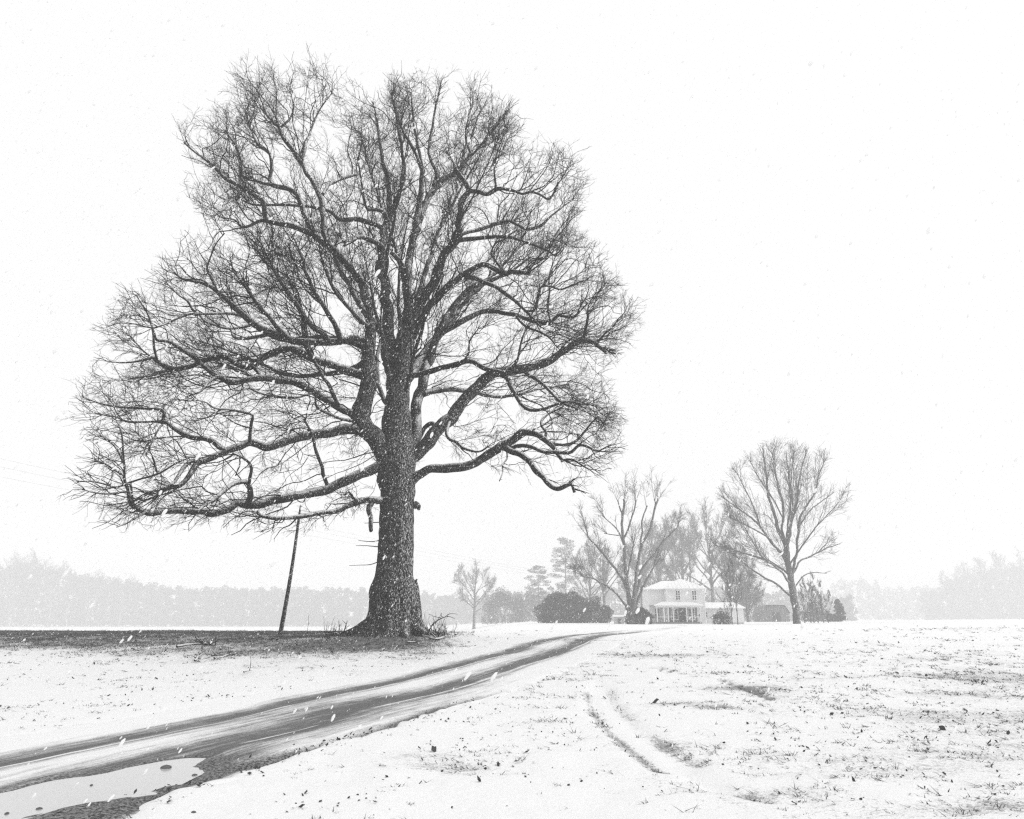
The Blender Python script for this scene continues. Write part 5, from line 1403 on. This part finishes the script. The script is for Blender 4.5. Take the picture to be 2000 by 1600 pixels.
mobj('grass', mesh_np('grass', V_, np.arange(3 * n).reshape(-1, 3), M['deadgrass']), kind='stuff', label='dead grass blades poking through the thin snow', category='grass')
# fallen leaves and clods
def leaf_density(X, Y):
    rd = road_dist(X, Y); v = bare_value(X, Y)
    cl = fbm(X * 1.1 + 9, Y * 1.1, 0, 81, 4)
    d = S(0.1, 0.8, 0.6 * v + 1.5 * (cl - 0.42))
    verge = np.exp(-((rd - 2.2) / 0.22) ** 2) * (1 - S(11, 19, Y)) * S(0.42, 0.6, fbm(X * 1.6, Y * 1.6, 0, 83, 3))
    return (0.35 * d + 0.012) * (np.abs(rd) > 2.1) * (1 - 0.6 * S(14, 30, Y)) + 0.9 * verge
X, Y = scatter(9000, (-20, 24), (3.0, 34), leaf_density, 150000)
n = len(X); print('leaves', n)
sz = rng.lognormal(-4.3, 0.36, n) * (1 + 0.03 * np.hypot(X, Y))
yaw = rng.uniform(0, 6.28, n); tl1 = rng.normal(size=n) * 0.5; tl2 = rng.normal(size=n) * 0.5
ax_ = np.stack([np.cos(yaw), np.sin(yaw), tl1], -1); bx_ = np.stack([-np.sin(yaw), np.cos(yaw), tl2], -1)
c0 = np.stack([X, Y, surface(X, Y) + 0.3 * sz], -1)
lo = np.array([(-1, 0, 0), (-.2, .5, .25), (.3, .6, .1), (1, .1, .4), (.2, -.5, .2), (-.4, -.45, .3)])
up = np.array([0, 0, 1.0])
V_ = (c0[:, None] + sz[:, None, None] * (lo[None, :, :1] * ax_[:, None] + lo[None, :, 1:2] * bx_[:, None] + lo[None, :, 2:] * up)).reshape(-1, 3)
b6 = (np.arange(n) * 6)[:, None]
F_ = np.concatenate([b6 + np.array([f]) for f in ((0, 1, 5), (1, 2, 5), (2, 4, 5), (2, 3, 4))])
mobj('leaf_litter', mesh_np('leaf_litter', V_, F_, M['leaf']), kind='stuff', label='dark fallen leaves scattered over the snow', category='leaves')
# thick grass on the crest left of the oak
def crest_density(X, Y):
    return np.clip(S(0.12, 0.75, bare_value(X, Y) + 0.5 * (fbm(X * 1.2, Y * 0.8, 0, 73, 3) - 0.5)), 0, 1) * (Y > 24)
X, Y = scatter(20000, (-34, -2), (24, 44), crest_density)
n = len(X); print('crest grass', n)
hgt = rng.uniform(0.03, 0.10, n)
B0 = np.stack([X, Y, surface(X, Y) - 0.01], -1)
TIP = B0 + np.stack([rng.normal(size=n) * 0.07 - 0.04, rng.normal(size=n) * 0.05, hgt], -1)
side = norm(np.stack([rng.normal(size=n), rng.normal(size=n), np.zeros(n)], -1)) * 0.016
mobj('crest_grass', mesh_np('crest_grass', np.stack([B0 - side, B0 + side, TIP], 1).reshape(-1, 3), np.arange(3 * n).reshape(-1, 3), M['deadgrass']), kind='stuff', label='dark uncovered grass along the crest left of the oak', category='grass')
# stones on and beside the track
for k, (px, py, s, lb) in enumerate([(325, 1491, .075, 'dark stone standing in the grey puddle'), (180, 1524, .04, 'pebble breaking the puddle\'s surface'), (78, 1570, .05, 'stone at the puddle\'s muddy near shore'), (15, 1580, .05, 'stone in the puddle\'s shallow corner'), (381, 1504, .055, 'clod where the puddle ends in mud'), (378, 1585, .06, 'dark clod in the snow below the puddle'), (562, 1448, .035, 'pebble beside the near rut of the track'), (105, 1484, .035, 'pebble on the snowy crown of the track')]):
    s *= 0.6 if k == 0 else 0.36; q = ground_at(px, py); q[2] = min(q[2] - 0.02, pz + 0.004) if poly_signed(np.array([q[0]]), np.array([q[1]]), PUDG)[0] < 0.1 else q[2] - 0.01
    th_ = np.linspace(0, math.pi, 7)[1:-1]; ph = np.arange(9) * 2 * math.pi / 9
    D = np.stack([np.sin(th_)[:, None] * np.cos(ph), np.sin(th_)[:, None] * np.sin(ph), np.cos(th_)[:, None] + 0 * ph], -1)
    rr_ = s * (0.75 + 0.5 * fbm(D[..., 0] * 1.5 + k * 5, D[..., 1] * 1.5, D[..., 2] * 1.5, 9, 2))
    Vg = (D * rr_[..., None] * np.array([1.5, 1.0, 0.6])).reshape(-1, 3)
    Fq = np.array([(a * 9 + b_, (a + 1) * 9 + b_, (a + 1) * 9 + (b_ + 1) % 9, a * 9 + (b_ + 1) % 9) for a in range(4) for b_ in range(9)])
    Vg = np.vstack([Vg, [0, 0, s * .75], [0, 0, -s * .75]])
    Ft = np.array([(45, b_, (b_ + 1) % 9) for b_ in range(9)] + [(46, 36 + (b_ + 1) % 9, 36 + b_) for b_ in range(9)])
    o = mobj('stone', mesh_np('stone', Vg, [Fq, Ft], M['stone'], True), label=lb, category='stone')
    o.location = q; o.rotation_euler = (0, 0, k * 1.7)

# ------------------------------------------------------------------ falling snow
NF = 108000
t = 30.0 * (rng.uniform((3.2 / 30) ** 3, 1, NF)) ** (1 / 3)
X = rng.uniform(-0.95, 0.95, NF) * t; Zf = CAM[2] + rng.uniform(-0.32, 1.12, NF) * t
ok = Zf > ground_z(X, t) + 0.1
X, Y, Zf = X[ok], t[ok], Zf[ok]; n = len(X)
fall = norm(np.array([0.52, 0.12, 0.85]) + rng.normal(size=(n, 3)) * 0.12)
A = norm(np.cross(fall, norm(rng.normal(size=(n, 3))))); B = np.cross(fall, A)
s = np.clip(rng.lognormal(-5.08, 0.36, n), 0.003, 0.0105)
Cf = np.stack([X, Y, Zf], -1)
def flake_mesh(sel, prof, m, off):
    """soft clumps of flakes: rings along the falling direction"""
    c, f, a_, b_ = Cf[sel], fall[sel], A[sel], B[sel]; sj = s[sel][:, None]; k = len(c)
    el = (1.9 + 0.8 * rng.random(k))[:, None]
    th_ = np.arange(m) * 2 * math.pi / m
    rows_ = [c - f * sj * el]
    for z_, r_ in prof:
        for q in th_:
            rows_.append(c + f * sj * el * z_ + sj * r_ * rng.uniform(0.75, 1.2, (k, 1)) * (math.cos(q) * a_ + 0.85 * math.sin(q) * b_))
    rows_.append(c + f * sj * el)
    Vv = np.stack(rows_, 1); nv = Vv.shape[1]
    tri = []
    for q in range(m):
        q2 = (q + 1) % m
        tri.append((0, 1 + q2, 1 + q))
        for r_ in range(len(prof) - 1):
            i0, i1 = 1 + r_ * m, 1 + (r_ + 1) * m
            tri += [(i0 + q, i0 + q2, i1 + q2), (i0 + q, i1 + q2, i1 + q)]
        i0 = 1 + (len(prof) - 1) * m
        tri.append((i0 + q, i0 + q2, nv - 1))
    Ff = ((np.arange(k) * nv)[:, None, None] + np.array(tri)[None]).reshape(-1, 3)
    return Vv.reshape(-1, 3), Ff
nearf = Y < 7.0
V_, F_ = merge([flake_mesh(nearf, [(-.8, .55), (-.4, .9), (0, 1.0), (.4, .9), (.8, .55)], 7, 0), flake_mesh(~nearf, [(0.0, 1.05)], 3, 0)])
mobj('falling_snow', mesh_np('falling_snow', V_, F_, M['flake']), kind='stuff', label='wind-driven snowflakes filling the air', category='snowflakes')

# ------------------------------------------------------------------ haze: one closed box of even, thin air
hm = bpy.data.materials.new('haze'); hm.use_nodes = True
hn = hm.node_tree; hn.nodes.clear()
ho = hn.nodes.new('ShaderNodeOutputMaterial'); hv = hn.nodes.new('ShaderNodeVolumePrincipled')
hv.inputs['Color'].default_value = g(0.98); hv.inputs['Density'].default_value = HAZE_DENSITY; hv.inputs['Anisotropy'].default_value = 0.0
hn.links.new(hv.outputs[0], ho.inputs['Volume'])
mb = MB().box(-1150, 1150, -1150, 1150, -9.0, 46.0)
hz = mobj('haze', mb.mesh('haze', hm), kind='stuff', label='pale snowy haze filling the air', category='haze')

tot = sum(sum(len(p.vertices) - 2 for p in me.polygons) for me in bpy.data.meshes if me.name.split('.')[0] in ('crown', 'falling_snow', 'ground', 'farm_track', 'grass', 'far_woods', 'foliage'))
print('tris of the large meshes', tot)
